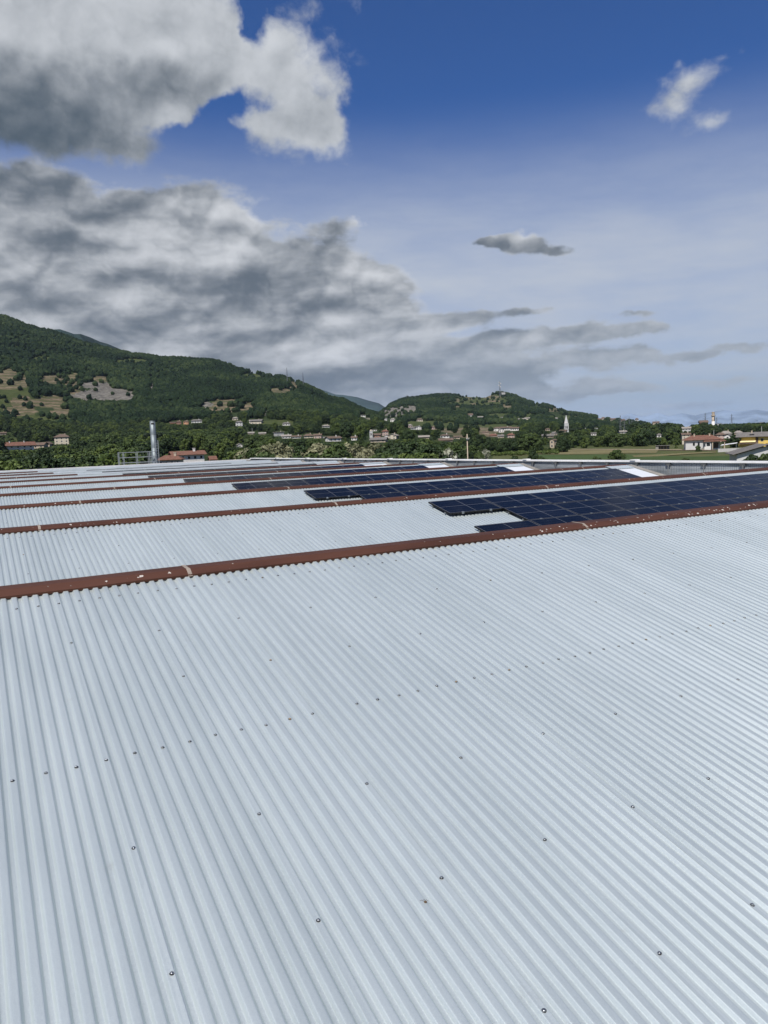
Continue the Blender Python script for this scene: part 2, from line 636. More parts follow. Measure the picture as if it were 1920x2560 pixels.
for n in range(NB):
    s0, sp = CAP_SEAM[n]
    edges = [ULEFT]
    e = s0 * K
    while e - sp * K > ULEFT + 0.5:
        e -= sp * K
    while e < UEND - 0.6:
        edges.append(e)
        e += sp * K
    edges.append(UEND + 0.02)
    switch = {6: 4.5 * K, 7: 3.9 * K, 8: 3.5 * K}.get(n)
    if switch:
        edges = sorted([x for x in edges if abs(x - switch) > 1.2] + [switch])
    for a, c_ in zip(edges[:-1], edges[1:]):
        grey = switch is not None and a >= switch - 0.01
        o = link('ridge_cap', cap_mesh(c_ - a - 0.004, m_capgrey if grey else m_cap), warehouse, (a, VR + BAY * n, ZR + 0.001 * (len(edges) % 2)))
        if grey:
            o['label'] = 'bare grey length of ridge cap'
        if a > ULEFT + 0.1 and not grey:
            link('sealant_strip', strip_me, o, (0.0, 0.0, 0.0))
    # droppings
    for k in range({0: 100, 1: 60, 2: 36, 3: 20}.get(n, 8)):
        u = random.uniform(ULEFT, UEND)
        if n == 0 and random.random() < 0.45:
            u = random.uniform(5.4 * K, 9.5 * K)
        t_ = random.uniform(0.05, 1.0)
        y = F0 + 0.02 + 0.10 * t_
        zz = ZR + ZC + 0.034 + (-0.004 - ZC - 0.034) * t_
        splat(u, VR + BAY * n + y, zz + 0.006, random.choice([0.005, 0.007, 0.009, 0.009, 0.014, 0.022]), 0.65)
o = drop_mb.build('bird_droppings', m_drop, parent=warehouse)
o['kind'] = 'stuff'

# walls behind the ridges, outer walls, gable kerbs
mb = MB()
for n in range(NB):
    v0 = VR + BAY * n + 0.02
    mb.box(ULEFT, UEND, v0, v0 + 0.12, plane_z(v0, n + 1) - 0.5, ZR - 0.165)
mb.build('clerestory_walls', m_wall, parent=warehouse)
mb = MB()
for n in range(NB + 1):                                   # near-black sheet below the roof sheets, paints the shade seen in the gaps
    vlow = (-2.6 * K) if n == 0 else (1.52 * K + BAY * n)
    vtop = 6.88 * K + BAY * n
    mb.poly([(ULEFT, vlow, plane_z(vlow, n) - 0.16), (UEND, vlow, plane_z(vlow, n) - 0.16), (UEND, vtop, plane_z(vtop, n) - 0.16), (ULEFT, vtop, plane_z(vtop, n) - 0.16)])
mb.build('gap_shade_sheet', m_dark, parent=warehouse)
mb = MB()
mb.box(ULEFT - 0.3, ULEFT, -2.6 * K - 0.3, VFAR + 0.3, 0, Z0 - 1.6)
mb.box(ULEFT, UPAR, -2.6 * K - 0.3, -2.6 * K, 0, plane_z(-2.6 * K, 0) - 0.2)
mb.box(ULEFT, UPAR, VFAR + 0.32, VFAR + 14, 0, ZR - 1.3)
mb.build('outer_wall', m_wall, parent=warehouse)
for n in range(NB + 1):
    vlow = (-2.6 * K) if n == 0 else (1.40 * K + BAY * n)
    vtop = VR - 0.3 + BAY * n
    zl, zt = plane_z(vlow, n), plane_z(vtop, n)
    mb = MB()
    b0 = len(mb.v)
    for (v, z) in ((vlow, zl), (vtop, zt)):
        mb.v += [(UEND + 0.02, v, z - 0.3), (UEND + 0.02, v, z + 0.03), (UEND + 0.30, v, z + 0.05), (UEND + 0.30, v, z - 0.3)]
    for i in range(4):
        j = (i + 1) % 4
        mb.f.append((i, j, 4 + j, 4 + i)); mb.m.append(0)
    mb.f += [(3, 2, 1, 0), (4, 5, 6, 7)]; mb.m += [0, 0]
    mb.build('gable_kerb', m_conc, parent=warehouse)
mb = MB()
mb.poly([(UEND, -2.6 * K, Z0 - 1.7), (UPAR, -2.6 * K, Z0 - 1.7), (UPAR, VFAR, Z0 - 1.7), (UEND, VFAR, Z0 - 1.7)])
mb.build('gutter', m_conc, parent=warehouse)

# flat white sheets at the right end of the slopes
PW, PH = 1.157 * K, 0.7105 * K * 1.0261
for n in range(1, 8):
    ua, ub = 17.62 * K - 0.15 * K * (n - 1) * 0.9, UEND - 0.05
    va, vb = 3.2 * K + BAY * n, 6.33 * K + BAY * n
    mb = MB()
    mb.box(0, ub - ua, 0, (vb - va) / CS, 0.004, 0.010)
    o = mb.build('flat_sheet', m_flat, parent=warehouse)
    o.location = (ua, va, plane_z(va, n))
    o.rotation_euler = (SA, 0, 0)
    mb = MB()                                             # corrugated strip lapping over it
    npit = int((ub - ua) / PIT)
    me = sheet_mesh(npit, 0.52, 900 + n, 0.045, 1)
    o = link('lap_strip', me, warehouse)
    o.location = (ua, 6.30 * K + BAY * n, plane_z(6.30 * K + BAY * n, n))
    o.rotation_euler = (SA, 0, 0)

# roof screws: dome on a rubber washer
mb = MB()
mb.lathe([(0.0150, -0.002), (0.0150, 0.002), (0.0125, 0.0035)], 12)
mb.mi = 1
mb.lathe([(0.0118, 0.0030), (0.0110, 0.0065), (0.0080, 0.0095), (0.0035, 0.0110)], 12)
screw_me = mb.mesh('roof_screw', m_rubber, m_steel, smooth=True)
screw_rust = mb.mesh('roof_screw', m_rubber, m_rust, smooth=True)
spots = []
ROWS = [6.382, 5.665, 4.949, 4.234, 3.520, 2.804, 2.088, 1.37]
for n in range(0, 6):
    for ri, rv in enumerate(ROWS):
        if n > 0 and ri > 2:
            continue
        v = rv * K + BAY * n
        dense = ri in (0, 3)
        drift = (6.382 - rv) * 0.0105 * K
        u = U0 + (0.0 if dense else 4 * PIT) - 8 * PIT * 8
        while u < UEND - 0.1:
            if ULEFT < u:
                uu = u + drift * 0 + random.uniform(-0.006, 0.006)
                vv = v + random.uniform(-0.012, 0.012)
                if random.random() > 0.015:
                    spots.append((uu, vv, plane_z(vv, n) + 0.001))
            u += (2 if dense else 8) * PIT


def seen(p):
    d = Vector(p) - Vector((0, 0, CAM_H))
    z = d.dot(fwd)
    if z < 0.3:
        return False
    x, y = 960 + F_PX * d.dot(rt) / z, 1280 - F_PX * d.dot(up) / z
    return -15 < x < 1935 and y < 2575


spots = [p for p in spots if seen(p)]
spots.sort(key=lambda p: (Vector(p) - Vector((0, 0, CAM_H))).length)
for p in spots[:290]:
    o = link('roof_screw', screw_rust if random.random() < 0.07 else screw_me, warehouse, p)
    o.rotation_euler = (SA + random.uniform(-0.12, 0.12), random.uniform(-0.12, 0.12), random.uniform(0, 6))
far = MB()
for p in spots[290:]:
    far.mi = 0
    far.lathe([(0.0150, -0.002), (0.0140, 0.003)], 6, p[0], p[1], p[2])
    far.mi = 1
    far.lathe([(0.0112, 0.003), (0.0050, 0.010)], 6, p[0], p[1], p[2])
o = far.build('far_roof_screws', m_rubber, m_steel, parent=warehouse)
o['kind'] = 'stuff'

# ---------------------------------------------------------------- parapets
ZP = CAM_H - 0.972 * K
par = thing('parapet_wall', 'long white topped parapet with a wire grid along the right end of the roof', 'parapet', (UPAR, 0, 0))
V0, V1 = -2.6 * K, VFAR + 0.3
mb = MB(); mb.box(0.02, 0.28, V0, V1, 0, ZP - 0.06); mb.build('wall', m_wall, parent=par)
mb = MB(); mb.box(0.0, 0.02, V0, V1, Z0 - 1.7, ZP - 0.09); mb.build('cladding', m_clad, parent=par)
v = V0
while v < V1:
    e = min(v + 6.0, V1)
    mb = MB(); mb.box(-0.10, 0.36, v, e - 0.012, ZP - 0.075, ZP); mb.build('coping', m_cope, parent=par)
    v = e
mb = MB()
v = 8.0
while v < VFAR:
    mb.box(-0.047, -0.041, v, v + 0.007, Z0 - 1.0, ZP - 0.10)
    v += 0.09
for z in (0.16, 0.62, 1.1):
    mb.box(-0.040, -0.032, 8.0, VFAR, ZP - z - 0.008, ZP - z)
o = mb.build('wire_grid', m_wire, parent=par); o['kind'] = 'stuff'
v = 9.0
while v < VFAR:
    mb = MB()
    mb.bar((-0.06, v, ZP - 0.12), (-0.62, v - 0.45, ZP - 1.35), 0.028)
    mb.box(-0.10, -0.045, v - 0.12, v + 0.12, ZP - 0.2, ZP - 0.1)
    mb.build('bracket', m_brk, parent=par)
    v += 1.9
# small white caps where the ridges meet the parapet
for n in range(2, NB):
    mb = MB()
    mb.box(-0.14, 0.2, VR + BAY * n - 0.16, VR + BAY * n + 0.16, ZP + 0.002, ZP + 0.05)
    mb.build('coping_cap', m_cope, parent=par)

ZF = CAM_H - 1.045 * K
par2 = thing('roof_edge_parapet', 'low pale parapet along the far edge of the corrugated roof beside the flue', 'parapet', (0, VFAR, 0))
mb = MB(); mb.box(ULEFT, UPAR - 0.12, 0.06, 0.28, 0, ZF - 0.10); mb.build('wall', m_wall, parent=par2)
u = ULEFT
while u < UPAR - 0.15:
    e = min(u + 6.0, UPAR - 0.12)
    mb = MB(); mb.box(u, e - 0.012, 0.0, 0.32, ZF - 0.11, ZF); mb.build('coping', m_cope, parent=par2)
    u = e

# ---------------------------------------------------------------- solar panels
m_frame, _ = new_mat('black_panel_frame', (0.012, 0.012, 0.013), 0.4, 0.5)
m_cell, b = new_mat('solar_cells', (0.006, 0.010, 0.03), 0.12)
b.inputs['IOR'].default_value = 1.13
oc = S.nt.nodes.new('ShaderNodeSeparateXYZ')
L(obj_co(), oc.inputs[0])
px_, py_ = S(oc.outputs[0]), S(oc.outputs[1])
W2, H2 = (PW - 0.02) / 2, (PH - 0.02) / 2


def line(x, c0, w):
    return S.m('LESS_THAN', S.m('ABSOLUTE', x - c0), w)


ax, ay = S.m('ABSOLUTE', px_), S.m('ABSOLUTE', py_)
marg = S.m('MAXIMUM', line(ax, W2 - 0.020, 0.009), line(ay, H2 - 0.020, 0.006))
cross = S.m('MAXIMUM', line(px_, 0.0, 0.007), line(py_, 0.0, 0.006))
white = S.m('MAXIMUM', marg, cross)
cell = S.m('MAXIMUM', S.m('LESS_THAN', S.m('FRACT', ay * (1 / 0.1665)), 0.045), S.m('LESS_THAN', S.m('FRACT', ax * (1 / 0.083)), 0.03))
rn = obj_rand()
dk = mixc(rn, (0.002, 0.0028, 0.006), (0.003, 0.0042, 0.010))
dust = tex_noise(geo_pos(), 1.2, 6, 0.6).step(0.4, 0.8) * 0.05
dk = mixc(dust, dk, (0.16, 0.16, 0.15))
dk = mixc(cell * 0.25, dk, (0.07, 0.08, 0.095))
L(mixc(white * 0.36, dk, (0.36, 0.37, 0.38)), b.inputs['Base Color'])
b.inputs['Roughness'].default_value = 0.12

mb = MB()
for (x0, x1, y0, y1) in ((-W2, W2, -H2, -H2 + 0.012), (-W2, W2, H2 - 0.012, H2), (-W2, -W2 + 0.012, -H2 + 0.012, H2 - 0.012), (W2 - 0.012, W2, -H2 + 0.012, H2 - 0.012)):
    mb.box(x0, x1, y0, y1, 0.0, 0.04)
mb.box(-W2 + 0.012, W2 - 0.012, -H2 + 0.012, H2 - 0.012, 0.002, 0.030)
frame_me = mb.mesh('frame', m_frame)
mb = MB()
mb.box(-W2 + 0.0125, W2 - 0.0125, -H2 + 0.0125, H2 - 0.0125, 0.031, 0.038)
cell_me = mb.mesh('glass', m_cell)
mb = MB()
mb.box(-0.03, 0.03, -0.018, 0.012, 0.0, 0.052)
mb.box(-0.03, 0.03, 0.012, 0.03, 0.0405, 0.048)
clamp_me = mb.mesh('clamp', m_galv)
mb = MB()
mb.box(-W2 - 0.01, W2 + 0.01, -H2 * 0.62, -H2 * 0.55, -0.05, -0.001)
mb.box(-W2 - 0.01, W2 + 0.01, H2 * 0.55, H2 * 0.62, -0.05, -0.001)
rail_me = mb.mesh('mounting_rail', m_galv)
ORD = ['first', 'second', 'third', 'fourth', 'fifth', 'sixth', 'seventh', 'eighth', 'ninth', 'tenth']
SLOPE = {1: 'nearest slope with panels', 2: 'second slope with panels', 3: 'third slope with panels', 4: 'fourth slope with panels', 5: 'fifth slope with panels',
         6: 'sixth slope with panels', 7: 'seventh slope with panels', 8: 'farthest slope with panels'}
ROWN = {0: 'top row', 1: 'middle row', 2: 'bottom row'}
START = {1: 7.232, 2: 7.07, 3: 6.955, 4: 6.825, 5: 6.643, 6: 6.506, 7: 6.345, 8: 6.216}
for n in range(1, 9):
    rows = 3 if n == 1 else (2 if n == 2 else 1)
    for r_ in range(rows):
        for c_i in range(9 if n < 8 else 8):
            if r_ == 1 and c_i == 0:
                continue
            u = START[n] * K + PW * (c_i + 0.5)
            if n == 1 and u - PW > 18.0 * K:
                continue
            v = (6.21 - 0.7105 * (r_ + 0.5)) * K + BAY * n
            name_row = '' if rows == 1 else ROWN[r_] + ' of the '
            first = 2 if r_ == 1 else 1
            lab = 'dark blue solar panel, %s from the left, %s%s' % (ORD[c_i + 1 - first], name_row, SLOPE[n])
            t = thing('solar_panel', lab, 'solar panel', (u, v, plane_z(v, n) + 0.066), 0, 'solar panels on the corrugated roof')
            t.rotation_euler = (SA + random.uniform(-0.004, 0.004), random.uniform(-0.003, 0.003), 0)
            link('frame', frame_me, t)
            link('glass', cell_me, t)
            link('mounting_rail', rail_me, t)
            for s_ in (-0.5, 0.5):
                link('clamp', clamp_me, t, (s_ * W2 + random.uniform(-0.03, 0.03), -H2 - 0.012, 0.0))

# ---------------------------------------------------------------- terrain
def px_of_az(a):
    """photo column on the horizon for an azimuth (degrees from the camera axis)"""
    return 960 + F_PX * math.tan(R(a)) / math.cos(PITCH)


def az_tab(poly, dy=0.0):
    az, el = [], []
    for (x, y) in poly:
        a, e = azel(x, y + dy)
        az.append(a); el.append(e)
    return np.array(az), np.array(el)


CREST_A = [(-500, 700), (-250, 735), (0, 787), (17, 790), (49, 803), (69, 812), (98, 819), (127, 825), (156, 835), (214, 855), (260, 867), (289, 874), (333, 883), (376, 887), (405, 892),
           (434, 892), (480, 896), (523, 898), (547, 902), (575, 911), (610, 924), (639, 929), (683, 934), (711, 941), (740, 951), (769, 963), (798, 977), (824, 993), (859, 999),
           (885, 1013), (914, 1026), (943, 1036), (975, 1050), (1010, 1068), (1060, 1100), (1200, 1130)]
CREST_B = [(860, 1105), (900, 1070), (935, 1040), (947, 1032), (975, 1009), (1003, 996), (1025, 992), (1050, 990), (1088, 985), (1116, 984), (1182, 989), (1213, 990), (1232, 982), (1245, 979),
           (1264, 981), (1286, 985), (1307, 996), (1329, 1003), (1351, 1007), (1383, 1014), (1401, 1021), (1417, 1029), (1437, 1031), (1485, 1038), (1510, 1045), (1557, 1048), (1594, 1054),
           (1638, 1060), (1720, 1066), (1800, 1070), (2300, 1085)]
az_a, el_a = az_tab(CREST_A, 5.0)
az_b, el_b = az_tab(CREST_B, 4.0)
DC_A_AZ, DC_A = [-40, -27, -10, 0, 6], [2500, 2400, 2000, 1600, 1300]
DC_B_AZ, DC_B = [-4, 4, 10, 15, 22, 35], [2500, 2700, 2800, 2600, 2300, 2000]
WL_AZ, WL = [-40, -27, -12, 0, 8, 13, 18, 40], [1.0, 1.0, 1.1, 1.25, 1.0, 1.0, 0.35, 0.0]


def vnoise(x, y, s, seed=0.0):
    out = np.empty(np.shape(x))
    fx, fy, fo = np.ravel(x), np.ravel(y), out.ravel()
    for i in range(fx.size):
        fo[i] = mnoise.fractal(Vector((fx[i] / s, fy[i] / s, seed)), 0.9, 2.1, 4)
    return out


def terrain_z(az, D, rough=None):
    """height of the land at azimuth az (deg from camera axis) and distance D"""
    az = np.asarray(az, float); D = np.asarray(D, float)
    wl = np.interp(az, WL_AZ, WL)
    bl = np.clip((az - 2.5) / 6.0, 0, 1)
    base = wl * ((1 - bl) * np.interp(D, [0, 280, 600, 1000, 1500, 4000], [0, 0, 12, 19, 26, 30]) + bl * np.interp(D, [0, 540, 900, 1300, 4000], [0, 0, 13, 20, 30]))
    z = base.copy()
    for (ta, te, da, dd, f0, pw) in ((az_a, el_a, DC_A_AZ, DC_A, 880.0, 1.12), (az_b, el_b, DC_B_AZ, DC_B, 1250.0, 1.25)):
        dc = np.interp(az, da, dd)
        crest = CAM_H + dc * np.tan(np.radians(np.interp(az, ta, te)))
        foot = np.minimum(f0, dc * 0.6)
        t = np.clip((D - foot) / (dc - foot), 0, 1)
        h = np.maximum(crest - base, 0) * t ** pw
        back = np.clip((D - dc) / (0.9 * dc), 0, 1)
        h = h * (1 - back * back * (3 - 2 * back))
        if rough is not None:
            h = h + np.maximum(crest - base, 0) * 0.10 * rough * (t * (1 - t) * 4) * (back < 0.01)
        z = np.maximum(z, base + h)
    return z


AZ = np.concatenate([np.linspace(-46, -30, 40)[:-1], np.linspace(-30, 30, 500), np.linspace(30, 46, 40)[1:]])
DR = np.concatenate([np.geomspace(95, 800, 60)[:-1], np.linspace(800, 2900, 250), np.geomspace(2900, 5200, 40)[1:]])
AG, DG = np.meshgrid(AZ, DR)
XG = DG * np.sin(np.radians(AG) + YAW)
YG = DG * np.cos(np.radians(AG) + YAW)
RG = vnoise(XG, YG, 330.0, 3.1)
ZG = terrain_z(AG, DG, RG)
from mathutils.interpolate import poly_3d_calc


def land(az, D):
    """bilinear lookup of the built terrain"""
    i = np.clip(np.interp(az, AZ, np.arange(len(AZ))), 0, len(AZ) - 1.001)
    j = np.clip(np.interp(np.log(D), np.log(DR), np.arange(len(DR))), 0, len(DR) - 1.001)
    i0, j0 = np.floor(i).astype(int), np.floor(j).astype(int)
    fi, fj = i - i0, j - j0
    return (ZG[j0, i0] * (1 - fi) * (1 - fj) + ZG[j0, i0 + 1] * fi * (1 - fj) + ZG[j0 + 1, i0] * (1 - fi) * fj + ZG[j0 + 1, i0 + 1] * fi * fj)


def hit(px, py):
    """where a sight line first meets the land"""
    a, _ = azel(px, py)
    d = ray(px, py); hl = math.hypot(d.x, d.y)
    D = np.geomspace(150, 5000, 1500)
    zl = land(np.full(D.shape, a), D)
    zr = CAM_H + D * d.z / hl
    k = np.nonzero(zl >= zr)[0]
    dist = float(D[k[0]]) if len(k) else 2500.0
    return at(px, py, dist), dist


def px_rows(az, D, z):
    x = D * np.sin(np.radians(az) + YAW); y = D * np.cos(np.radians(az) + YAW)
    dx = np.stack([x, y, z - CAM_H], -1)
    dep = dx @ np.array(fwd)
    return 960 + F_PX * (dx @ np.array(rt)) / dep, 1280 - F_PX * (dx @ np.array(up)) / dep


# land cover: quarries, cut slopes, terraces, meadows (where they really lie on the hills)
# (photo column, row, half width, half height, cover)   cover 1 rock, 2 tan soil, 3 grass / vineyard
COVER = [
    (262, 986, 70, 12, 1), (235, 963, 42, 6, 1), (150, 948, 48, 9, 2), (250, 948, 18, 6, 2), (125, 1004, 38, 13, 2), (22, 955, 42, 30, 2), (30, 1000, 46, 40, 3), (60, 1010, 26, 18, 2),
    (20, 1030, 75, 14, 3), (100, 1052, 85, 12, 3), (55, 1028, 40, 9, 2), (185, 960, 20, 22, 2), (20, 1102, 36, 5, 3), (380, 966, 5, 7, 1), (150, 1030, 25, 8, 2),
    (575, 1014, 56, 13, 2), (520, 1012, 16, 6, 1), (733, 963, 11, 7, 2), (698, 976, 22, 4, 2), (665, 1033, 8, 5, 1), (650, 940, 40, 7, 3), (500, 1084, 22, 9, 3), (690, 1058, 40, 7, 3),
    (665, 1068, 25, 5, 3), (405, 1065, 24, 5, 3), (500, 880, 60, 4, 3), (100, 900, 26, 8, 3), (330, 905, 40, 6, 3),
    (985, 1030, 24, 9, 1), (1020, 1022, 22, 7, 1), (1172, 997, 14, 5, 2), (1148, 1001, 9, 4, 2), (1232, 1003, 30, 3, 2), (1187, 1009, 11, 3, 2), (1141, 1013, 13, 4, 2), (1268, 1014, 10, 4, 2),
    (1205, 1000, 62, 14, 3), (1230, 993, 20, 3, 2), (1160, 1011, 50, 4, 3), (1175, 1074, 72, 9, 2), (1185, 1086, 50, 7, 2), (1130, 1066, 50, 4, 3), (1240, 1066, 60, 4, 3), (1255, 1040, 40, 5, 3),
    (1070, 1060, 60, 6, 3), (1340, 1040, 30, 4, 3), (1385, 1024, 18, 3, 2), (1430, 1045, 30, 4, 3), (1580, 1068, 60, 5, 3), (1640, 1063, 40, 3, 3), (1345, 1005, 10, 3, 2), (1060, 1040, 15, 3, 3),
]


def cover_at(px, py, jit=None):
    k = np.zeros(px.shape)
    cov = np.zeros(px.shape, int)
    for (cx, cy_, rx, ry, kind) in COVER:
        q = ((px - cx) / (rx * 1.12)) ** 2 + ((py - cy_) / (ry * 1.12 + 1)) ** 2
        if jit is not None:
            q = q + jit * 0.6
        g = np.clip(1.35 - q, 0, 1)
        m = g > np.maximum(k, 0.25)
        if kind != 3:
            m = m | ((g > 0.3) & (cov == 3))
        cov = np.where(m, kind, cov)
        k = np.where(m, g, k)
    return cov, k


PXG, PYG = px_rows(AG, DG, ZG)
JG = vnoise(XG, YG, 60.0, 8.0)
hillside = DG > 560
COVG, _ = cover_at(PXG, PYG, JG)
COVG = np.where(hillside, COVG, 0)

nr, nc = DG.shape
me = bpy.data.meshes.new('hills')
verts = np.stack([XG, YG, ZG], -1).reshape(-1, 3)
idx = np.arange(nr * nc).reshape(nr, nc)
quads = np.stack([idx[:-1, :-1], idx[:-1, 1:], idx[1:, 1:], idx[1:, :-1]], -1).reshape(-1, 4)
me.vertices.add(len(verts)); me.vertices.foreach_set('co', verts.ravel())
me.loops.add(quads.size); me.loops.foreach_set('vertex_index', quads[:, ::-1].ravel())
me.polygons.add(len(quads)); me.polygons.foreach_set('loop_start', np.arange(0, quads.size, 4)); me.polygons.foreach_set('loop_total', np.full(len(quads), 4))
me.polygons.foreach_set('use_smooth', [True] * len(quads))
for k_, nm in ((1, 'rock'), (2, 'soil'), (3, 'meadow')):
    at_ = me.attributes.new(nm, 'FLOAT', 'POINT')
    at_.data.foreach_set('value', np.maximum((COVG == k_), (0.75 * ((DG < 560) & (AG > 4))) if k_ == 3 else 0).astype(np.float32).ravel())
me.update()
me.validate()
m_hill, b = new_mat('hillside', (0.05, 0.07, 0.03), 0.95, 0, 0.1)


def attr(nm):
    n = S.nt.nodes.new('ShaderNodeAttribute'); n.attribute_name = nm
    return S(n.outputs['Fac'])


gp = geo_pos()
n1 = tex_noise(gp, 0.02, 8, 0.65)
n2 = tex_noise(scaled(gp, 1, 1, 6), 0.12, 6, 0.7)
g0 = mixc(n2.step(0.3, 0.7), (0.020, 0.034, 0.012), (0.045, 0.062, 0.022))
me_c = mixc(n2.step(0.3, 0.7), (0.040, 0.060, 0.018), (0.085, 0.095, 0.036))
sz_ = S.nt.nodes.new('ShaderNodeSeparateXYZ')
S.nt.links.new(gp, sz_.inputs[0])
ter = S.m('FRACT', S(sz_.outputs[2]) * 0.16 + n1 * 3.0).step(0.35, 0.6)
so_c = mixc(n2.step(0.32, 0.68), (0.10, 0.082, 0.050), (0.25, 0.195, 0.13))
so_c = mixc(ter * 0.7, so_c, (0.060, 0.072, 0.028))
ro_c = mixc(n2.step(0.35, 0.65), (0.08, 0.075, 0.062), (0.24, 0.222, 0.19))
c = mixc(attr('meadow'), g0, me_c)
c = mixc(attr('soil').step(0.3, 0.7), c, so_c)
c = mixc(attr('rock').step(0.3, 0.7), c, ro_c)
L(c, b.inputs['Base Color'])
bump(b, n2, 1.0, 4.0)
me.materials.append(m_hill)
o = link('hills', me); o['kind'] = 'structure'

# ground sheet to the horizon
m_gr, b = new_mat('plain_ground', (0.06, 0.08, 0.03), 0.95, 0, 0.1)
gp = geo_pos()
f = tex_noise(gp, 0.004, 6, 0.6).step(0.35, 0.65)
f2 = tex_noise(gp, 0.5, 6, 0.7).step(0.3, 0.7)
c = mixc(f, (0.045, 0.075, 0.022), (0.085, 0.10, 0.042))
L(mixc(f2 * 0.4, c, (0.035, 0.05, 0.018)), b.inputs['Base Color'])
mb = MB()
ring = [(0.0, 0.0)]
rad = [150, 600, 2400, 9000, 34000]
for r_ in rad:
    for i in range(48):
        w = 2 * math.pi * i / 48
        mb.v.append((r_ * math.cos(w), r_ * math.sin(w), -0.35))
mb.v.append((0, 0, -0.35))
cidx = len(mb.v) - 1
for i in range(48):
    j = (i + 1) % 48
    mb.f.append((cidx, i, j)); mb.m.append(0)
    for k in range(len(rad) - 1):
        mb.f.append((k * 48 + i, k * 48 + 48 + i, k * 48 + 48 + j, k * 48 + j)); mb.m.append(0)
o = mb.build('ground', m_gr); o['kind'] = 'structure'

# fields beyond the parapet on the right


def gnd(px, py, z=0.0):
    d = ray(px, py)
    k = (z - CAM_H) / d.z
    return Vector((d.x * k, d.y * k, z))


def field_mat(name, c0, c1, sc=0.35):
    m, b = new_mat(name, c0, 0.95, 0, 0.1)
    gp = geo_pos()
    f = tex_noise(gp, 0.04, 7, 0.65) * 0.6 + tex_noise(gp, sc, 6, 0.7) * 0.4
    L(mixc(f.step(0.32, 0.68), c0, c1), b.inputs['Base Color'])
    bump(b, tex_noise(gp, 1.5, 4, 0.7), 0.8, 0.25)
    return m


m_crop = field_mat('green_crop', (0.040, 0.068, 0.020), (0.066, 0.096, 0.032))
m_hay = field_mat('cut_hay', (0.12, 0.108, 0.050), (0.20, 0.175, 0.088))
m_mead = field_mat('rough_meadow', (0.045, 0.066, 0.022), (0.11, 0.108, 0.044))
m_lush = field_mat('lush_vines', (0.055, 0.095, 0.018), (0.10, 0.15, 0.03))
m_path = field_mat('bare_track', (0.20, 0.16, 0.10), (0.30, 0.25, 0.17))


def strip(name, mat, lower, upper, z):
    """a field: lower and upper edges as lists of sight line columns and rows"""
    lo = [gnd(x, y, z) for x, y in lower]
    hi = [gnd(x, y, z) for x, y in upper]
    mb = MB()
    n = 24

    def lerp(p, t):
        q = t * (len(p) - 1); i = min(int(q), len(p) - 2); f = q - i
        return p[i].lerp(p[i + 1], f)
    rows = []
    for j in range(5):
        for i in range(n + 1):
            a_, b_ = lerp(lo, i / n), lerp(hi, i / n)
            p = a_.lerp(b_, j / 4)
            w = 1.5 if 0 < i < n else 0
            dv = Vector((p.x, p.y, 0)).normalized()
            p = p + dv * (w * mnoise.noise(p * 0.05) * (3.0 if j in (0, 4) else 0.5))
            mb.v.append((p.x, p.y, z))
    for j in range(4):
        for i in range(n):
            a_ = j * (n + 1) + i
            mb.f.append((a_, a_ + 1, a_ + n + 2, a_ + n + 1)); mb.m.append(0)
    o = mb.build(name, mat); o['kind'] = 'structure'
    return o


strip('meadow', m_mead, [(1100, 1200), (1500, 1200), (2100, 1200)], [(1150, 1121), (1400, 1117), (1700, 1112), (2100, 1108)], 0.10)
strip('crop_field', m_crop, [(1330, 1180), (1700, 1175), (2050, 1160)], [(1340, 1137), (1540, 1136), (1750, 1142), (1860, 1136), (2050, 1134)], 0.25)
strip('hay_field', m_hay, [(1300, 1134), (1420, 1136), (1540, 1134), (1640, 1132)], [(1330, 1129), (1440, 1124), (1560, 1122), (1650, 1122)], 0.22)
strip('hay_field', m_hay, [(1585, 1142), (1640, 1141), (1720, 1135), (1790, 1131)], [(1580, 1139), (1650, 1136), (1720, 1132), (1790, 1129)], 0.30)
strip('track', m_path, [(1430, 1123.5), (1560, 1124.5), (1720, 1125.5), (1790, 1126)], [(1430, 1122), (1560, 1122.5), (1720, 1123.5), (1790, 1124.5)], 0.36)

# ---------------------------------------------------------------- forest on the hills: one mass
M_FOREST, b = new_mat('forest_leaves', (0.03, 0.05, 0.02), 0.9, 0, 0.15)  # low albedo: cloud shade over the hills is put into the leaf colour
gp = geo_pos()
big = tex_noise(gp, 0.006, 4, 0.6)
sml = tex_noise(gp, 0.5, 4, 0.7)
f = big.step(0.3, 0.7) * 0.45 + obj_rand() * 0.40 + sml.step(0.35, 0.65) * 0.15
ramp = S.nt.nodes.new('ShaderNodeValToRGB')
ramp.color_ramp.elements[0].position = 0.12; ramp.color_ramp.elements[0].color = (0.005, 0.012, 0.005, 1)
ramp.color_ramp.elements[1].position = 0.95; ramp.color_ramp.elements[1].color = (0.040, 0.057, 0.019, 1)
e_ = ramp.color_ramp.elements.new(0.5); e_.color = (0.012, 0.024, 0.009, 1)
S.nt.links.new(f.s, ramp.inputs[0])
L(ramp.outputs[0], b.inputs['Base Color'])


def scatter(n, az0, az1, d0, d1, keep):
    a = rng.uniform(az0, az1, n)
    d = np.sqrt(rng.uniform(d0 * d0, d1 * d1, n))
    z = land(a, d)
    x = d * np.sin(np.radians(a) + YAW); y = d * np.cos(np.radians(a) + YAW)
    px, py = px_rows(a, d, z)
    m = keep(a, d, z, px, py)
    return np.stack([x, y, z], -1)[m], d[m]


HOUSE_SPOTS = []      # filled by the village list below, before the forest is planted


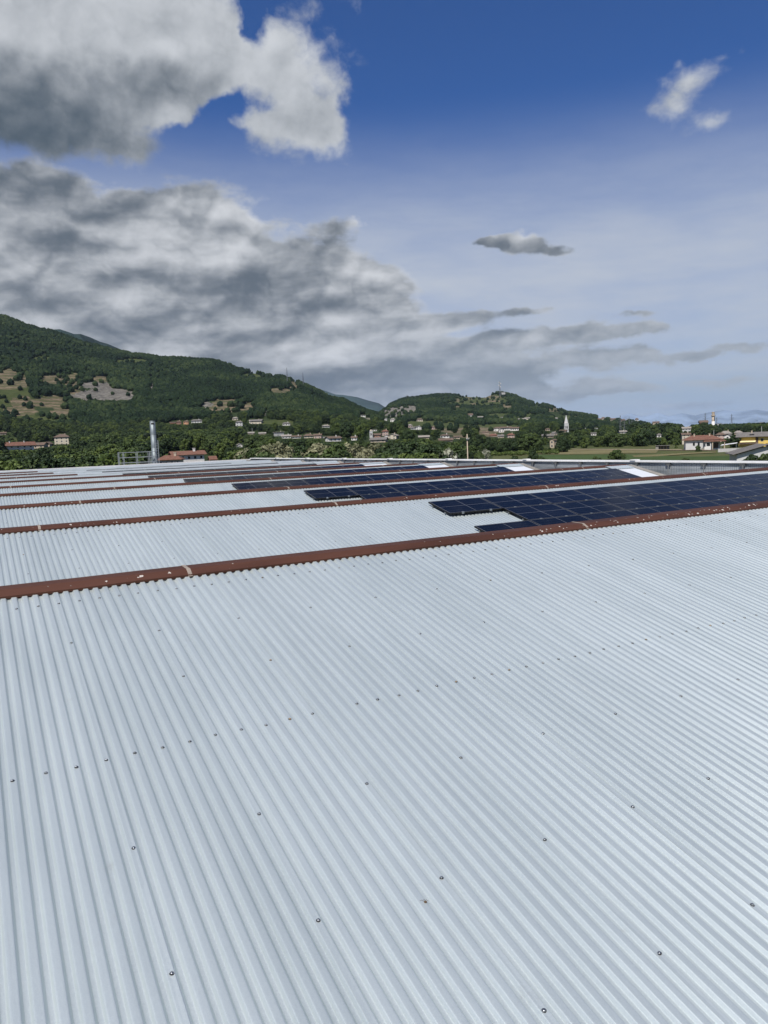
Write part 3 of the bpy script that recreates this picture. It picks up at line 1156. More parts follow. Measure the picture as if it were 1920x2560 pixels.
def plant_forest():
    def keep(a, d, z, px, py):
        jit = rng.normal(0, 0.22, len(a))
        cov, k = cover_at(px, py, jit)
        for up_ in (5.0, 10.0, 15.0):
            c2_, _ = cover_at(px, py - up_, jit)
            cov = np.where((cov == 0) & ((c2_ == 1) | (c2_ == 2)), c2_, cov)
        m = (cov == 0) | ((cov == 3) & (rng.random(len(a)) < 0.05)) | ((cov == 2) & (rng.random(len(a)) < 0.035)) | ((cov == 1) & (rng.random(len(a)) < 0.02))
        hilly = (z > 30) | (rng.random(len(a)) < 0.9)
        m &= hilly & ~((px > 1150) & (py > 1112))
        m &= (px > -160) & (px < 2080)
        for (hx, hy, hw, hh) in HOUSE_SPOTS:
            m &= ~((np.abs(px - hx) < hw + 2.0 * F_PX / d) & (py > hy - hh - 2) & (py < hy + LOWZ * F_PX / d))
        return m
    global LOWZ
    LOWZ = 2.5
    p0, d0_ = scatter(13500, -31, 31, 360, 1050, keep)
    LOWZ = 6.0
    p1, d1_ = scatter(15000, -31, 2, 1050, 1500, keep)
    p2, d2_ = scatter(26000, -31, 4, 1500, 2480, keep)
    p3, d3_ = scatter(30000, -3, 31, 1050, 2850, keep)
    grp = rng.integers(0, 4, len(p0))
    cap = rng.uniform(0.62, 1.15, len(p0))             # trees in front of a house stay lower than its eaves
    v_ = p0 - np.array([0, 0, CAM_H])
    dep = v_ @ np.array(fwd)
    qx, qy = 960 + F_PX * (v_ @ np.array(rt)) / dep, 1280 - F_PX * (v_ @ np.array(up)) / dep
    for (hx, hy, hw, hh) in HOUSE_SPOTS:
        near = (np.abs(qx - hx) < hw + 5.0 * F_PX / d0_) & (qy > hy - 1)
        lim = np.maximum(0.22, (qy - hy + hh * 0.12) * d0_ / F_PX / 10.5)
        cap = np.where(near, np.minimum(cap, lim), cap)
    for g, (kind, lab) in enumerate((('dark', 'dark leafy trees filling the valley below the hills'), ('mid', 'green leafy trees filling the valley below the hills'),
                                     ('dark', 'dark round trees between the village houses'), ('bright', 'fresh green trees scattered through the valley'))):
        pg = p0[grp == g]
        sg = cap[grp == g]
        if g == 3:
            pass
        me = bpy.data.meshes.new('valley_trees')
        me.vertices.add(len(pg)); me.vertices.foreach_set('co', pg.astype(np.float32).ravel())
        s = sg.astype(np.float32)
        at_ = me.attributes.new('size', 'FLOAT', 'POINT'); at_.data.foreach_set('value', s)
        me.update()
        o = link('valley_trees', me)
        tag(o, lab, 'woodland', None, 'stuff')
        gt = bpy.data.node_groups.new('valley', 'GeometryNodeTree')
        gt.interface.new_socket('Geometry', in_out='INPUT', socket_type='NodeSocketGeometry')
        gt.interface.new_socket('Geometry', in_out='OUTPUT', socket_type='NodeSocketGeometry')
        N = gt.nodes.new
        gi, go = N('NodeGroupInput'), N('NodeGroupOutput')
        oi = N('GeometryNodeObjectInfo'); oi.inputs['Object'].default_value = CROWN_OBJ[(kind, g % 2)]; oi.inputs['As Instance'].default_value = True
        iop = N('GeometryNodeInstanceOnPoints')
        gt.links.new(gi.outputs[0], iop.inputs['Points']); gt.links.new(oi.outputs['Geometry'], iop.inputs['Instance'])
        rv = N('FunctionNodeRandomValue'); rv.data_type = 'FLOAT_VECTOR'
        rv.inputs[0].default_value = (-0.1, -0.1, 0); rv.inputs[1].default_value = (0.1, 0.1, 6.28)
        gt.links.new(rv.outputs[0], iop.inputs['Rotation'])
        na = N('GeometryNodeInputNamedAttribute'); na.data_type = 'FLOAT'; na.inputs['Name'].default_value = 'size'
        gt.links.new(na.outputs[0], iop.inputs['Scale'])
        gt.links.new(iop.outputs[0], go.inputs[0])
        md = o.modifiers.new('valley', 'NODES'); md.node_group = gt
    pts = np.concatenate([p1, p2, p3])
    me = bpy.data.meshes.new('hill_forest')
    me.vertices.add(len(pts)); me.vertices.foreach_set('co', pts.astype(np.float32).ravel())
    s = rng.uniform(0.7, 1.45, len(pts)).astype(np.float32)
    at_ = me.attributes.new('size', 'FLOAT', 'POINT'); at_.data.foreach_set('value', s)
    me.update()
    o = link('hill_forest', me)
    tag(o, 'dense dark green woodland covering the hillsides', 'woodland', None, 'stuff')
    gt = bpy.data.node_groups.new('forest', 'GeometryNodeTree')
    gt.interface.new_socket('Geometry', in_out='INPUT', socket_type='NodeSocketGeometry')
    gt.interface.new_socket('Geometry', in_out='OUTPUT', socket_type='NodeSocketGeometry')
    N = gt.nodes.new
    gi, go = N('NodeGroupInput'), N('NodeGroupOutput')
    ico = N('GeometryNodeMeshIcoSphere'); ico.inputs['Radius'].default_value = 3.7; ico.inputs['Subdivisions'].default_value = 3
    sp = N('GeometryNodeSetPosition')
    nz = N('ShaderNodeTexNoise'); nz.inputs['Scale'].default_value = 0.42; nz.inputs['Detail'].default_value = 3
    sub = N('ShaderNodeVectorMath'); sub.operation = 'SUBTRACT'; sub.inputs[1].default_value = (0.5, 0.5, 0.5)
    scl = N('ShaderNodeVectorMath'); scl.operation = 'SCALE'; scl.inputs['Scale'].default_value = 5.0
    gt.links.new(nz.outputs['Color'], sub.inputs[0]); gt.links.new(sub.outputs[0], scl.inputs[0]); gt.links.new(scl.outputs[0], sp.inputs['Offset'])
    gt.links.new(ico.outputs['Mesh'], sp.inputs['Geometry'])
    tr = N('GeometryNodeTransform'); tr.inputs['Translation'].default_value = (0, 0, 2.6); tr.inputs['Scale'].default_value = (1, 1, 1.12)
    gt.links.new(sp.outputs[0], tr.inputs['Geometry'])
    smt = N('GeometryNodeSetMaterial'); smt.inputs['Material'].default_value = M_FOREST
    gt.links.new(tr.outputs[0], smt.inputs['Geometry'])
    iop = N('GeometryNodeInstanceOnPoints')
    gt.links.new(gi.outputs[0], iop.inputs['Points']); gt.links.new(smt.outputs[0], iop.inputs['Instance'])
    rv = N('FunctionNodeRandomValue'); rv.data_type = 'FLOAT_VECTOR'
    rv.inputs[0].default_value = (-0.25, -0.25, 0); rv.inputs[1].default_value = (0.25, 0.25, 6.28)
    gt.links.new(rv.outputs[0], iop.inputs['Rotation'])
    na = N('GeometryNodeInputNamedAttribute'); na.data_type = 'FLOAT'; na.inputs['Name'].default_value = 'size'
    gt.links.new(na.outputs[0], iop.inputs['Scale'])
    gt.links.new(iop.outputs[0], go.inputs[0])
    md = o.modifiers.new('forest', 'NODES'); md.node_group = gt
    print('forest trees', len(pts))


# ---------------------------------------------------------------- far mountains
def ridge(name, poly, dist, depth, color, dy=0.0):
    m, b = new_mat(name + '_cover', color, 0.95, 0, 0.05)
    gp = geo_pos()
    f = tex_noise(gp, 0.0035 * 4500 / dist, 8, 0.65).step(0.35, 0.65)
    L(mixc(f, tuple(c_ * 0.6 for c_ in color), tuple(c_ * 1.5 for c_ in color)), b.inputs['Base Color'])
    xs = np.linspace(poly[0][0], poly[-1][0], 160)
    ys = np.interp(xs, [p[0] for p in poly], [p[1] for p in poly])
    mb = MB()
    nz_ = 14
    for k in range(nz_ + 1):
        t = k / nz_
        for x, y in zip(xs, ys):
            p = at(x, y + dy, dist)
            s = (1 - t)
            q = at(x, y + dy, dist - depth * t)
            jig = depth * 0.10 * mnoise.fractal(Vector((x * 0.02, t * 3.0, dist)), 1, 2, 4) * math.sin(math.pi * min(1, t * 1.0))
            zz = max(-1.0, p.z * (1 - t) ** 1.15) + (p.z * 0.05 * mnoise.fractal(Vector((x * 0.03, t * 4, 2)), 1, 2, 4) if 0 < k < nz_ else 0)
            mb.v.append((q.x + jig, q.y + jig, zz))
    w = len(xs)
    for k in range(nz_):
        for i in range(w - 1):
            mb.f.append((k * w + i, k * w + i + 1, (k + 1) * w + i + 1, (k + 1) * w + i)); mb.m.append(0)
    n0 = len(mb.v)
    for x in xs:                                    # far flank
        q = at(x, 1100, dist + depth); mb.v.append((q.x, q.y, -1.0))
    for i in range(w - 1):
        mb.f.append((i + 1, i, n0 + i, n0 + i + 1)); mb.m.append(0)
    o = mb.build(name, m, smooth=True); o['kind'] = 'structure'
    return o


ridge('mountain_spur', [(60, 860), (100, 832), (127, 824), (150, 823), (168, 829), (185, 835), (202, 835), (225, 843), (249, 854), (270, 860), (289, 868), (327, 884), (380, 910), (450, 960)], 4600, 1500, (0.016, 0.028, 0.022))
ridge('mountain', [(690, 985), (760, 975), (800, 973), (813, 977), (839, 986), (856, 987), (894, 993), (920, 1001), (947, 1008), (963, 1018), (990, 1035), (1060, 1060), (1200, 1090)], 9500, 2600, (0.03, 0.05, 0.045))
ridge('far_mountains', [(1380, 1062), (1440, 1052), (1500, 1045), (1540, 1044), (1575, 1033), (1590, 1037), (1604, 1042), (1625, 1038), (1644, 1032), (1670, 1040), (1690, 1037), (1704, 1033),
                        (1738, 1039), (1760, 1033), (1776, 1030), (1807, 1026), (1850, 1028), (1890, 1024), (1920, 1028), (2000, 1024), (2100, 1035)], 30000, 4000, (0.17, 0.22, 0.29))  # pale blue base colour has distance haze mixed in, beyond what the volume gives

# ---------------------------------------------------------------- haze
HAZE = True
if HAZE:
    hz = bpy.data.materials.new('haze')
    hz.use_nodes = True
    nt = hz.node_tree
    nt.nodes.clear()
    ho = nt.nodes.new('ShaderNodeOutputMaterial')
    pv = nt.nodes.new('ShaderNodeVolumePrincipled')
    pv.inputs['Color'].default_value = (0.62, 0.76, 1.0, 1)
    pv.inputs['Density'].default_value = 0.000020
    pv.inputs['Anisotropy'].default_value = 0.1
    nt.links.new(pv.outputs[0], ho.inputs['Volume'])
    mb = MB()
    cx_, cy_ = 9000 * math.sin(YAW), 9000 * math.cos(YAW)
    rot = Matrix.Translation((cx_, cy_, 0)) @ Matrix.Rotation(-YAW, 4, 'Z')
    mb.box(-36000, 36000, -45000, 36000, -1.6, 1250, rot)
    o = mb.build('haze', hz); o['kind'] = 'stuff'

# ---------------------------------------------------------------- trees one can tell apart


def leaf_mat(name, dark, light, tr=0.12):
    m, b = new_mat(name, dark, 0.65, 0, 0.25)
    n = tex_noise(geo_pos(), 0.9, 3, 0.6)
    f = attr('tone') * 0.65 + n.step(0.3, 0.7) * 0.2 + obj_rand() * 0.25
    L(mixc(f.step(0.1, 0.95, 0, 1, 'LINEAR'), dark, light), b.inputs['Base Color'])
    b.inputs['Transmission Weight'].default_value = 0.0
    return m


M_LEAF = {
    'dark': leaf_mat('dark_leaves', (0.012, 0.024, 0.008), (0.040, 0.066, 0.020)),
    'mid': leaf_mat('green_leaves', (0.020, 0.038, 0.010), (0.068, 0.098, 0.026)),
    'bright': leaf_mat('bright_leaves', (0.032, 0.055, 0.011), (0.105, 0.140, 0.032)),
    'olive': leaf_mat('pale_blossoming_leaves', (0.060, 0.068, 0.030), (0.250, 0.245, 0.140)),
    'pine': leaf_mat('conifer_needles', (0.010, 0.020, 0.010), (0.026, 0.042, 0.020)),
    'white': leaf_mat('white_blossom', (0.10, 0.11, 0.06), (0.52, 0.52, 0.42)),
}
m_bark = plain('bark', (0.075, 0.06, 0.045), 0.9, 0, 0.3, 2.0)


def leaf_mesh(name, mat, lobes, n, size, r, flat=0.0):
    """leaf clumps: many small quads through the shells of the lobes"""
    rg = np.random.default_rng(r)
    L_ = np.array([l[:4] for l in lobes])
    sq = np.array([l[4] if len(l) > 4 else 1.0 for l in lobes])
    wts = L_[:, 3] ** 2
    pick = rg.choice(len(L_), n, p=wts / wts.sum())
    d = rg.normal(size=(n, 3)); d /= np.linalg.norm(d, axis=1)[:, None]
    d[:, 2] = np.where((d[:, 2] < -0.35) & (rg.random(n) < 0.6), -d[:, 2], d[:, 2])
    rad = L_[pick, 3] * rg.uniform(0.55, 1.0, n) ** 0.45 * rg.uniform(0.86, 1.12, n)
    c = L_[pick, :3] + d * rad[:, None] * np.stack([np.ones(n), np.ones(n), sq[pick]], -1)
    nrm = d + rg.normal(size=(n, 3)) * 0.55
    nrm /= np.linalg.norm(nrm, axis=1)[:, None]
    t = np.cross(nrm, rg.normal(size=(n, 3))); t /= np.linalg.norm(t, axis=1)[:, None]
    u = np.cross(nrm, t)
    s = (size * rg.uniform(0.6, 1.35, n))[:, None]
    v = np.stack([c - t * s * 0.5 - u * s * 0.28, c + t * s * 0.1 - u * s * 0.5, c + t * s * 0.5 + u * s * 0.22, c - t * s * 0.15 + u * s * 0.5], 1).reshape(-1, 3)
    me = bpy.data.meshes.new(name)
    me.vertices.add(4 * n); me.vertices.foreach_set('co', v.ravel())
    me.loops.add(4 * n); me.loops.foreach_set('vertex_index', np.arange(4 * n))
    me.polygons.add(n); me.polygons.foreach_set('loop_start', np.arange(0, 4 * n, 4)); me.polygons.foreach_set('loop_total', np.full(n, 4))
    lt = rg.random(len(L_))
    tone = np.clip(lt[pick] * 0.7 + rg.random(n) * 0.3, 0, 1)
    at_ = me.attributes.new('tone', 'FLOAT', 'FACE'); at_.data.foreach_set('value', tone.astype(np.float32))
    me.materials.append(mat)
    me.update()
    return me


def broad_lobes(r, h, w, base=0.22, n=20):
    rr = random.Random(r)
    out = []
    for i in range(n):
        t = (i + 0.5) / n
        z = h * (base + (0.96 - base) * t) - h * 0.05
        prof = math.sin(math.pi * min(1, (t * 0.86 + 0.12))) ** 0.7
        a = i * 2.399 + rr.uniform(-0.5, 0.5)
        q = w * 0.5 * prof * rr.uniform(0.25, 0.82)
        out.append((q * math.cos(a), q * math.sin(a), z, w * rr.uniform(0.13, 0.24) * (0.65 + 0.35 * prof), rr.uniform(0.6, 0.9)))
    return out


def trunk_mesh(name, h, r0, lobes, rs):
    rr = random.Random(rs)
    mb = MB()
    pts = [Vector((0, 0, -1.0)), Vector((rr.uniform(-.1, .1), rr.uniform(-.1, .1), h * 0.2)), Vector((rr.uniform(-.3, .3), rr.uniform(-.3, .3), h * 0.45)), Vector((rr.uniform(-.3, .3), rr.uniform(-.3, .3), h * 0.85))]
    rd = [r0 * 1.25, r0, r0 * 0.7, r0 * 0.15]
    for i in range(3):
        mb.bar(pts[i], pts[i + 1], rd[i], 7, rd[i + 1])
    for l in lobes[::2]:
        z0 = min(h * 0.75, max(h * 0.18, l[2] * 0.55))
        mb.bar((0, 0, z0), (l[0] * 0.9, l[1] * 0.9, l[2]), r0 * 0.36, 5, r0 * 0.07)
    return mb.mesh(name, m_bark, smooth=True)


def conifer_lobes(r, h, w):
    rr = random.Random(r)
    out = []
    for i in range(26):
        t = (i + 0.5) / 26
        a = i * 2.399
        q = w * 0.5 * (1 - t) * rr.uniform(0.5, 0.95)
        out.append((q * math.cos(a), q * math.sin(a), h * (0.10 + 0.88 * t), max(0.35, w * 0.22 * (1.1 - t)), 0.5))
    return out


def column_lobes(r, h, w):
    rr = random.Random(r)
    out = []
    for i in range(16):
        t = (i + 0.5) / 16
        prof = math.sin(math.pi * (t * 0.85 + 0.12)) ** 0.6
        out.append((rr.uniform(-.12, .12) * w, rr.uniform(-.12, .12) * w, h * (0.08 + 0.88 * t), w * 0.42 * prof, 1.3))
    return out


def umbrella_lobes(r, h, w):
    rr = random.Random(r)
    return [(w * 0.42 * math.sqrt(k / 16) * math.cos(k * 2.4), w * 0.42 * math.sqrt(k / 16) * math.sin(k * 2.4), h * rr.uniform(0.74, 0.9), w * rr.uniform(0.13, 0.2), 0.5) for k in range(16)]


TREE = {}      # kind -> list of (trunk mesh, crown mesh) for a 10 m tree


def make_kind(kind, mat, lob, n, size, count, seed):
    out = []
    for k in range(count):
        lobes = lob(seed + k)
        out.append((trunk_mesh('trunk', 9.5, 0.22, lobes, seed + k), leaf_mesh('crown', M_LEAF[mat], lobes, n, size, seed + k)))
    TREE[kind] = out


make_kind('dark', 'dark', lambda r: broad_lobes(r, 10, 9.5, 0.12, 24), 5200, 0.52, 4, 10)
make_kind('mid', 'mid', lambda r: broad_lobes(r, 10, 8.8, 0.10, 22), 5000, 0.50, 4, 30)
make_kind('bright', 'bright', lambda r: broad_lobes(r, 10, 9.5, 0.06, 20), 4200, 0.50, 3, 50)
make_kind('olive', 'olive', lambda r: broad_lobes(r, 10, 8.4, 0.10, 24), 4600, 0.44, 4, 70)
make_kind('conifer', 'pine', lambda r: conifer_lobes(r, 10, 5.0), 3200, 0.42, 2, 90)
make_kind('cypress', 'pine', lambda r: column_lobes(r, 10, 1.9), 1600, 0.36, 2, 110)
make_kind('umbrella', 'pine', lambda r: umbrella_lobes(r, 10, 11), 3000, 0.45, 2, 130)
make_kind('shrub', 'mid', lambda r: broad_lobes(r, 10, 13.0, -0.02, 16), 2400, 0.95, 3, 150)
make_kind('white_shrub', 'white', lambda r: broad_lobes(r, 10, 12.0, 0.0, 14), 1300, 0.85, 2, 170)

KIND_NAME = {'dark': ('broadleaf_tree', 'tree'), 'mid': ('broadleaf_tree', 'tree'), 'bright': ('broadleaf_tree', 'tree'), 'olive': ('blossoming_tree', 'tree'), 'conifer': ('conifer_tree', 'tree'),
             'cypress': ('cypress_tree', 'tree'), 'umbrella': ('pine_tree', 'tree'), 'shrub': ('shrub', 'shrub'), 'white_shrub': ('flowering_shrub', 'shrub')}
tree_n = 0
CROWN_OBJ = {}


def tree(kind, p, h, label, group=None, wide=1.0):
    global tree_n
    tree_n += 1
    nm, cat = KIND_NAME[kind]
    tm, cm = TREE[kind][tree_n % len(TREE[kind])]
    t = thing(nm, label, cat, p, random.uniform(0, 6.28), group)
    s = h / 10.0
    t.scale = (s * wide, s * wide, s)
    link('trunk', tm, t)
    c_o = link('crown', cm, t)
    CROWN_OBJ.setdefault((kind, (tree_n % len(TREE[kind])) % 2), c_o)
    return t


def plant(px, py_top, dist, kind, label, group=None, wide=1.0, hmin=2.0):
    """a tree whose top reaches the given sight line, rooted on the land at that distance"""
    top = at(px, py_top, dist)
    a, _ = azel(px, 1100)
    z = float(land(a, dist)) if dist > 100 else 0.0
    h = max(hmin, top.z - z)
    return tree(kind, Vector((top.x, top.y, z - 0.2)), h, label, group, wide)


# singled-out trees
plant(1540, 1121, 232, 'mid', 'round green tree standing alone in front of the flat green field', wide=1.15)
plant(1332, 1121, 236, 'dark', 'small dark tree standing alone before the bright vine rows', wide=0.75)
plant(1288, 1138, 233, 'shrub', 'dark bush rising over the parapet left of the small dark tree', wide=0.8)
plant(1352, 1139, 232, 'shrub', 'low dark bush at the foot of the small dark tree', wide=0.8)
plant(1489, 1139, 228, 'shrub', 'small round bush left of the round green tree in the field', wide=0.6)
plant(1500, 1143, 228, 'shrub', 'smallest bush beside the round green tree in the field', wide=0.6)
plant(1714, 1143, 226, 'shrub', 'low bush just showing above the white parapet before the field', wide=1.2)
plant(1880, 1132, 150, 'dark', 'leafy bush in front of the grey gable shed', wide=0.75)
plant(1912, 1129, 150, 'mid', 'leafy bush at the right edge in front of the grey shed', wide=0.75)
plant(1838, 1084, 402, 'dark', 'dark full tree between the red roofed house and the yellow house', wide=1.15)
plant(1745, 1112, 350, 'shrub', 'round shrub against the wall of the red roofed house', wide=0.8)
plant(1690, 1111, 420, 'bright', 'small bright green tree beside the open hut', wide=0.8)
plant(1117, 1120, 160, 'white_shrub', 'pale flowering bush before the trees left of the utility pole', wide=0.9)
plant(1090, 1130, 158, 'white_shrub', 'smaller pale flowering bush left of the large one', wide=0.9)
plant(1212, 1121, 330, 'white_shrub', 'white blossoming bush right of the utility pole', wide=0.9)
plant(1194, 1124, 330, 'white_shrub', 'white blossoming bush nearest the utility pole', wide=0.7)
plant(1400, 1075, 700, 'umbrella', 'dark flat topped pine beside the church spire', wide=1.0)
plant(1440, 1068, 690, 'umbrella', 'broad dark pine right of the church spire', wide=1.1)
plant(1362, 1073, 640, 'conifer', 'dark pointed conifer left of the church spire', wide=1.0)
plant(1325, 1071, 640, 'cypress', 'tall cypress left of the pointed conifer', wide=1.0)
plant(1338, 1073, 640, 'cypress', 'cypress nearest the pointed conifer', wide=1.0)
plant(1758, 1054, 900, 'dark', 'dark tree before the brick church near the water tower', wide=1.1)
plant(1800, 1070, 800, 'dark', 'wide dark tree below the water tower', wide=1.5)

# belts of trees: (x0, x1, rows for the tree tops, near and far distance, kinds, count, label)
random.seed(21)
BELTS = [
    (-40, 330, [(-40, 1146), (60, 1142), (180, 1134), (260, 1130), (330, 1124)], 118, 150, ['dark', 'mid', 'mid', 'dark', 'bright'], 20, 'front tree row left of flue'),
    (-40, 480, [(-40, 1128), (100, 1126), (200, 1116), (330, 1106), (480, 1112)], 190, 290, ['dark', 'mid', 'dark', 'mid', 'bright'], 34, 'second tree row left of flue'),
    (-40, 480, [(-40, 1100), (90, 1090), (110, 1092), (250, 1080), (400, 1078), (480, 1084)], 430, 700, ['dark', 'mid', 'dark', 'dark', 'umbrella'], 40, 'tree row beside the white farmhouse'),
    (440, 720, [(440, 1142), (500, 1122), (560, 1112), (600, 1108), (640, 1108), (720, 1104)], 125, 165, ['mid', 'olive', 'olive', 'mid', 'dark', 'bright'], 16, 'trees behind the roof corner'),
    (600, 1010, [(600, 1106), (700, 1104), (745, 1102), (800, 1101), (860, 1104), (920, 1103), (960, 1108), (1010, 1100)], 130, 190, ['olive', 'dark', 'olive', 'dark', 'olive', 'mid'], 26, 'trees behind middle parapet'),
    (640, 1110, [(640, 1128), (800, 1130), (1000, 1126), (1110, 1128)], 112, 135, ['mid', 'dark', 'mid', 'bright', 'olive'], 20, 'low trees along middle parapet'),
    (990, 1180, [(990, 1098), (1020, 1082), (1060, 1090), (1100, 1096), (1130, 1106), (1180, 1110)], 150, 230, ['dark', 'dark', 'mid', 'mid', 'dark'], 16, 'trees left of utility pole'),
    (1170, 1420, [(1170, 1092), (1200, 1098), (1245, 1090), (1290, 1080), (1330, 1082), (1380, 1098), (1420, 1094)], 400, 470, ['dark', 'dark', 'mid', 'dark'], 26, 'belt right of utility pole'),
    (1400, 1700, [(1400, 1092), (1450, 1080), (1500, 1082), (1540, 1078), (1580, 1076), (1620, 1070), (1650, 1072), (1700, 1075)], 490, 580, ['mid', 'dark', 'mid', 'bright', 'dark', 'mid'], 36, 'belt behind the fields'),
    (1560, 1730, [(1560, 1058), (1610, 1058), (1640, 1062), (1670, 1054), (1700, 1058), (1730, 1060)], 640, 760, ['dark', 'mid', 'mid', 'dark'], 12, 'taller row behind field belt'),
    (1690, 1960, [(1690, 1074), (1740, 1068), (1780, 1070), (1850, 1066), (1900, 1062), (1960, 1064)], 620, 800, ['dark', 'mid', 'dark', 'mid'], 18, 'row behind red and yellow houses'),
    (480, 1000, [(480, 1086), (560, 1085), (660, 1088), (760, 1080), (850, 1070), (900, 1068), (1000, 1078)], 560, 900, ['dark', 'mid', 'dark', 'conifer', 'mid', 'umbrella'], 34, 'trees among left village houses'),
    (1000, 1420, [(1000, 1082), (1100, 1090), (1250, 1088), (1420, 1080)], 600, 1000, ['dark', 'mid', 'dark', 'mid', 'cypress'], 22, 'trees before the second hill'),
]
WORD = {'dark': 'dark green broadleaf tree', 'mid': 'mid green broadleaf tree', 'bright': 'fresh bright green tree', 'olive': 'pale olive tree in whitish blossom', 'conifer': 'dark pointed conifer',
        'cypress': 'slim dark cypress', 'umbrella': 'dark flat topped pine'}


UNIT = ['', 'first', 'second', 'third', 'fourth', 'fifth', 'sixth', 'seventh', 'eighth', 'ninth', 'tenth', 'eleventh', 'twelfth', 'thirteenth', 'fourteenth', 'fifteenth', 'sixteenth',
        'seventeenth', 'eighteenth', 'nineteenth', 'twentieth']


def ordinal(i):
    i += 1
    if i <= 20:
        return UNIT[i]
    return {2: 'twenty-', 3: 'thirty-'}[i // 10] + UNIT[i % 10] if i % 10 else {3: 'thirtieth', 4: 'fortieth'}[i // 10]


def plant_belts():
    for (x0, x1, tops, dn, df, kinds, cnt, lab) in BELTS:
        xs = [p[0] for p in tops]; ys = [p[1] for p in tops]
        todo = []
        for i in range(cnt):
            x = x0 + (x1 - x0) * (i + random.uniform(0.1, 0.9)) / cnt
            d = random.uniform(dn, df)
            yt = float(np.interp(x, xs, ys)) + abs(random.gauss(0, 1)) * 9 * min(1.0, 170 / d + 0.35) - 3
            kind = random.choice(kinds)
            free = True
            for (hx, hy, hw, hh) in HOUSE_SPOTS:
                if abs(x - hx) < hw * 0.8 + 4.5 * F_PX / d and yt < hy - 1:
                    hd = HOUSE_D.get((hx, hy), 1e9)
                    if d < hd + 12:
                        yt = max(yt, hy + 1.0 - hh * random.uniform(0, 0.2))
            a, _ = azel(x, 1100)
            z = float(land(a, d)) if d > 100 else 0.0
            if at(x, yt, d).z - z < 2.2:
                continue
            todo.append((x, yt, d, kind, random.uniform(0.85, 1.2)))
        seen_k = {}
        for (x, yt, d, kind, wd) in sorted(todo):
            k_ = seen_k.get(kind, 0)
            seen_k[kind] = k_ + 1
            plant(x, yt, d, kind, '%s, %s from left, %s' % (WORD[kind], ordinal(k_), lab), lab, wd)


# vine rows: bright hedge like strips at the edge of the field
for j, (y0, y1, xa, xb) in enumerate([(1141.0, 1139.5, 1165, 1330), (1137.5, 1136.0, 1175, 1400), (1134.5, 1133.0, 1185, 1395)]):
    lobes = []
    p0, p1 = gnd(xa, y0), gnd(xb, y1)
    n_ = int((p1 - p0).length / 1.3)
    for i in range(n_):
        q = p0.lerp(p1, i / n_)
        lobes.append((q.x + random.uniform(-.3, .3), q.y + random.uniform(-.3, .3), random.uniform(0.8, 1.3), random.uniform(0.7, 1.0), 0.9))
    o = link('vine_row', leaf_mesh('vine_row', M_LEAF['bright'], lobes, 5000, 0.5, 300 + j))
    tag(o, ['bright green vine row nearest the white parapet', 'bright green vine row in the middle of the three', 'bright green vine row nearest the tree belt'][j], 'vine row', 'vine rows right of the utility pole')

# ---------------------------------------------------------------- village
def tile_mat(name, c0, c1):
    m, b = new_mat(name, c0, 0.85, 0, 0.2)
    gp = obj_co()
    n = tex_noise(gp, 0.9, 6, 0.65) * 0.5 + tex_noise(gp, 6.0, 3, 0.6) * 0.5
    L(mixc(n.step(0.32, 0.68), c0, c1), b.inputs['Base Color'])
    return m


ROOF = {
    'red': tile_mat('red_roof_tiles', (0.115, 0.055, 0.038), (0.205, 0.108, 0.078)),
    'brown': tile_mat('brown_roof_tiles', (0.085, 0.060, 0.045), (0.165, 0.120, 0.092)),
    'grey': tile_mat('grey_roof_tiles', (0.10, 0.092, 0.085), (0.20, 0.185, 0.17)),
    'pale': tile_mat('pale_roof_tiles', (0.19, 0.17, 0.15), (0.32, 0.29, 0.255)),
}
WALL = {k: plain(k + '_plaster', c_, 0.9, 0, 0.12, 0.4) for k, c_ in {
    'white': (0.62, 0.60, 0.565), 'cream': (0.50, 0.445, 0.345), 'grey': (0.36, 0.36, 0.35), 'pink': (0.42, 0.315, 0.27), 'brick': (0.30, 0.15, 0.10), 'orange': (0.52, 0.27, 0.14),
    'yellow': (0.66, 0.47, 0.13), 'tan': (0.40, 0.33, 0.25), 'pale_grey': (0.48, 0.48, 0.47)}.items()}
m_pane, _ = new_mat('window_glass', (0.012, 0.014, 0.016), 0.15)
m_shut = plain('wooden_shutter', (0.09, 0.06, 0.045), 0.8, 0, 0.2, 3)
m_trim = plain('white_trim', (0.7, 0.69, 0.66), 0.8, 0, 0.1, 1)
HOUSE_D = {}


def add_window(parent, x, y, z, w, h, face):
    """window on a wall facing -Y ('f'), +X ('r') or -X ('l'): dark pane set in a proud frame"""
    mb = MB()
    t = 0.06
    for (a0, a1, b0, b1) in ((-w / 2 - t, w / 2 + t, -t, 0), (-w / 2 - t, w / 2 + t, h, h + t), (-w / 2 - t, -w / 2, 0, h), (w / 2, w / 2 + t, 0, h)):
        mb.box(a0, a1, -0.06, 0.02, b0, b1)
    o = mb.build('window', m_trim, parent=parent)
    o.location = (x, y, z)
    o.rotation_euler = (0, 0, {'f': 0, 'r': math.pi / 2, 'l': -math.pi / 2}[face])
    mb = MB()
    mb.box(-w / 2, w / 2, -0.02, 0.015, 0, h)
    mb.build('pane', m_pane, parent=o)
    return o


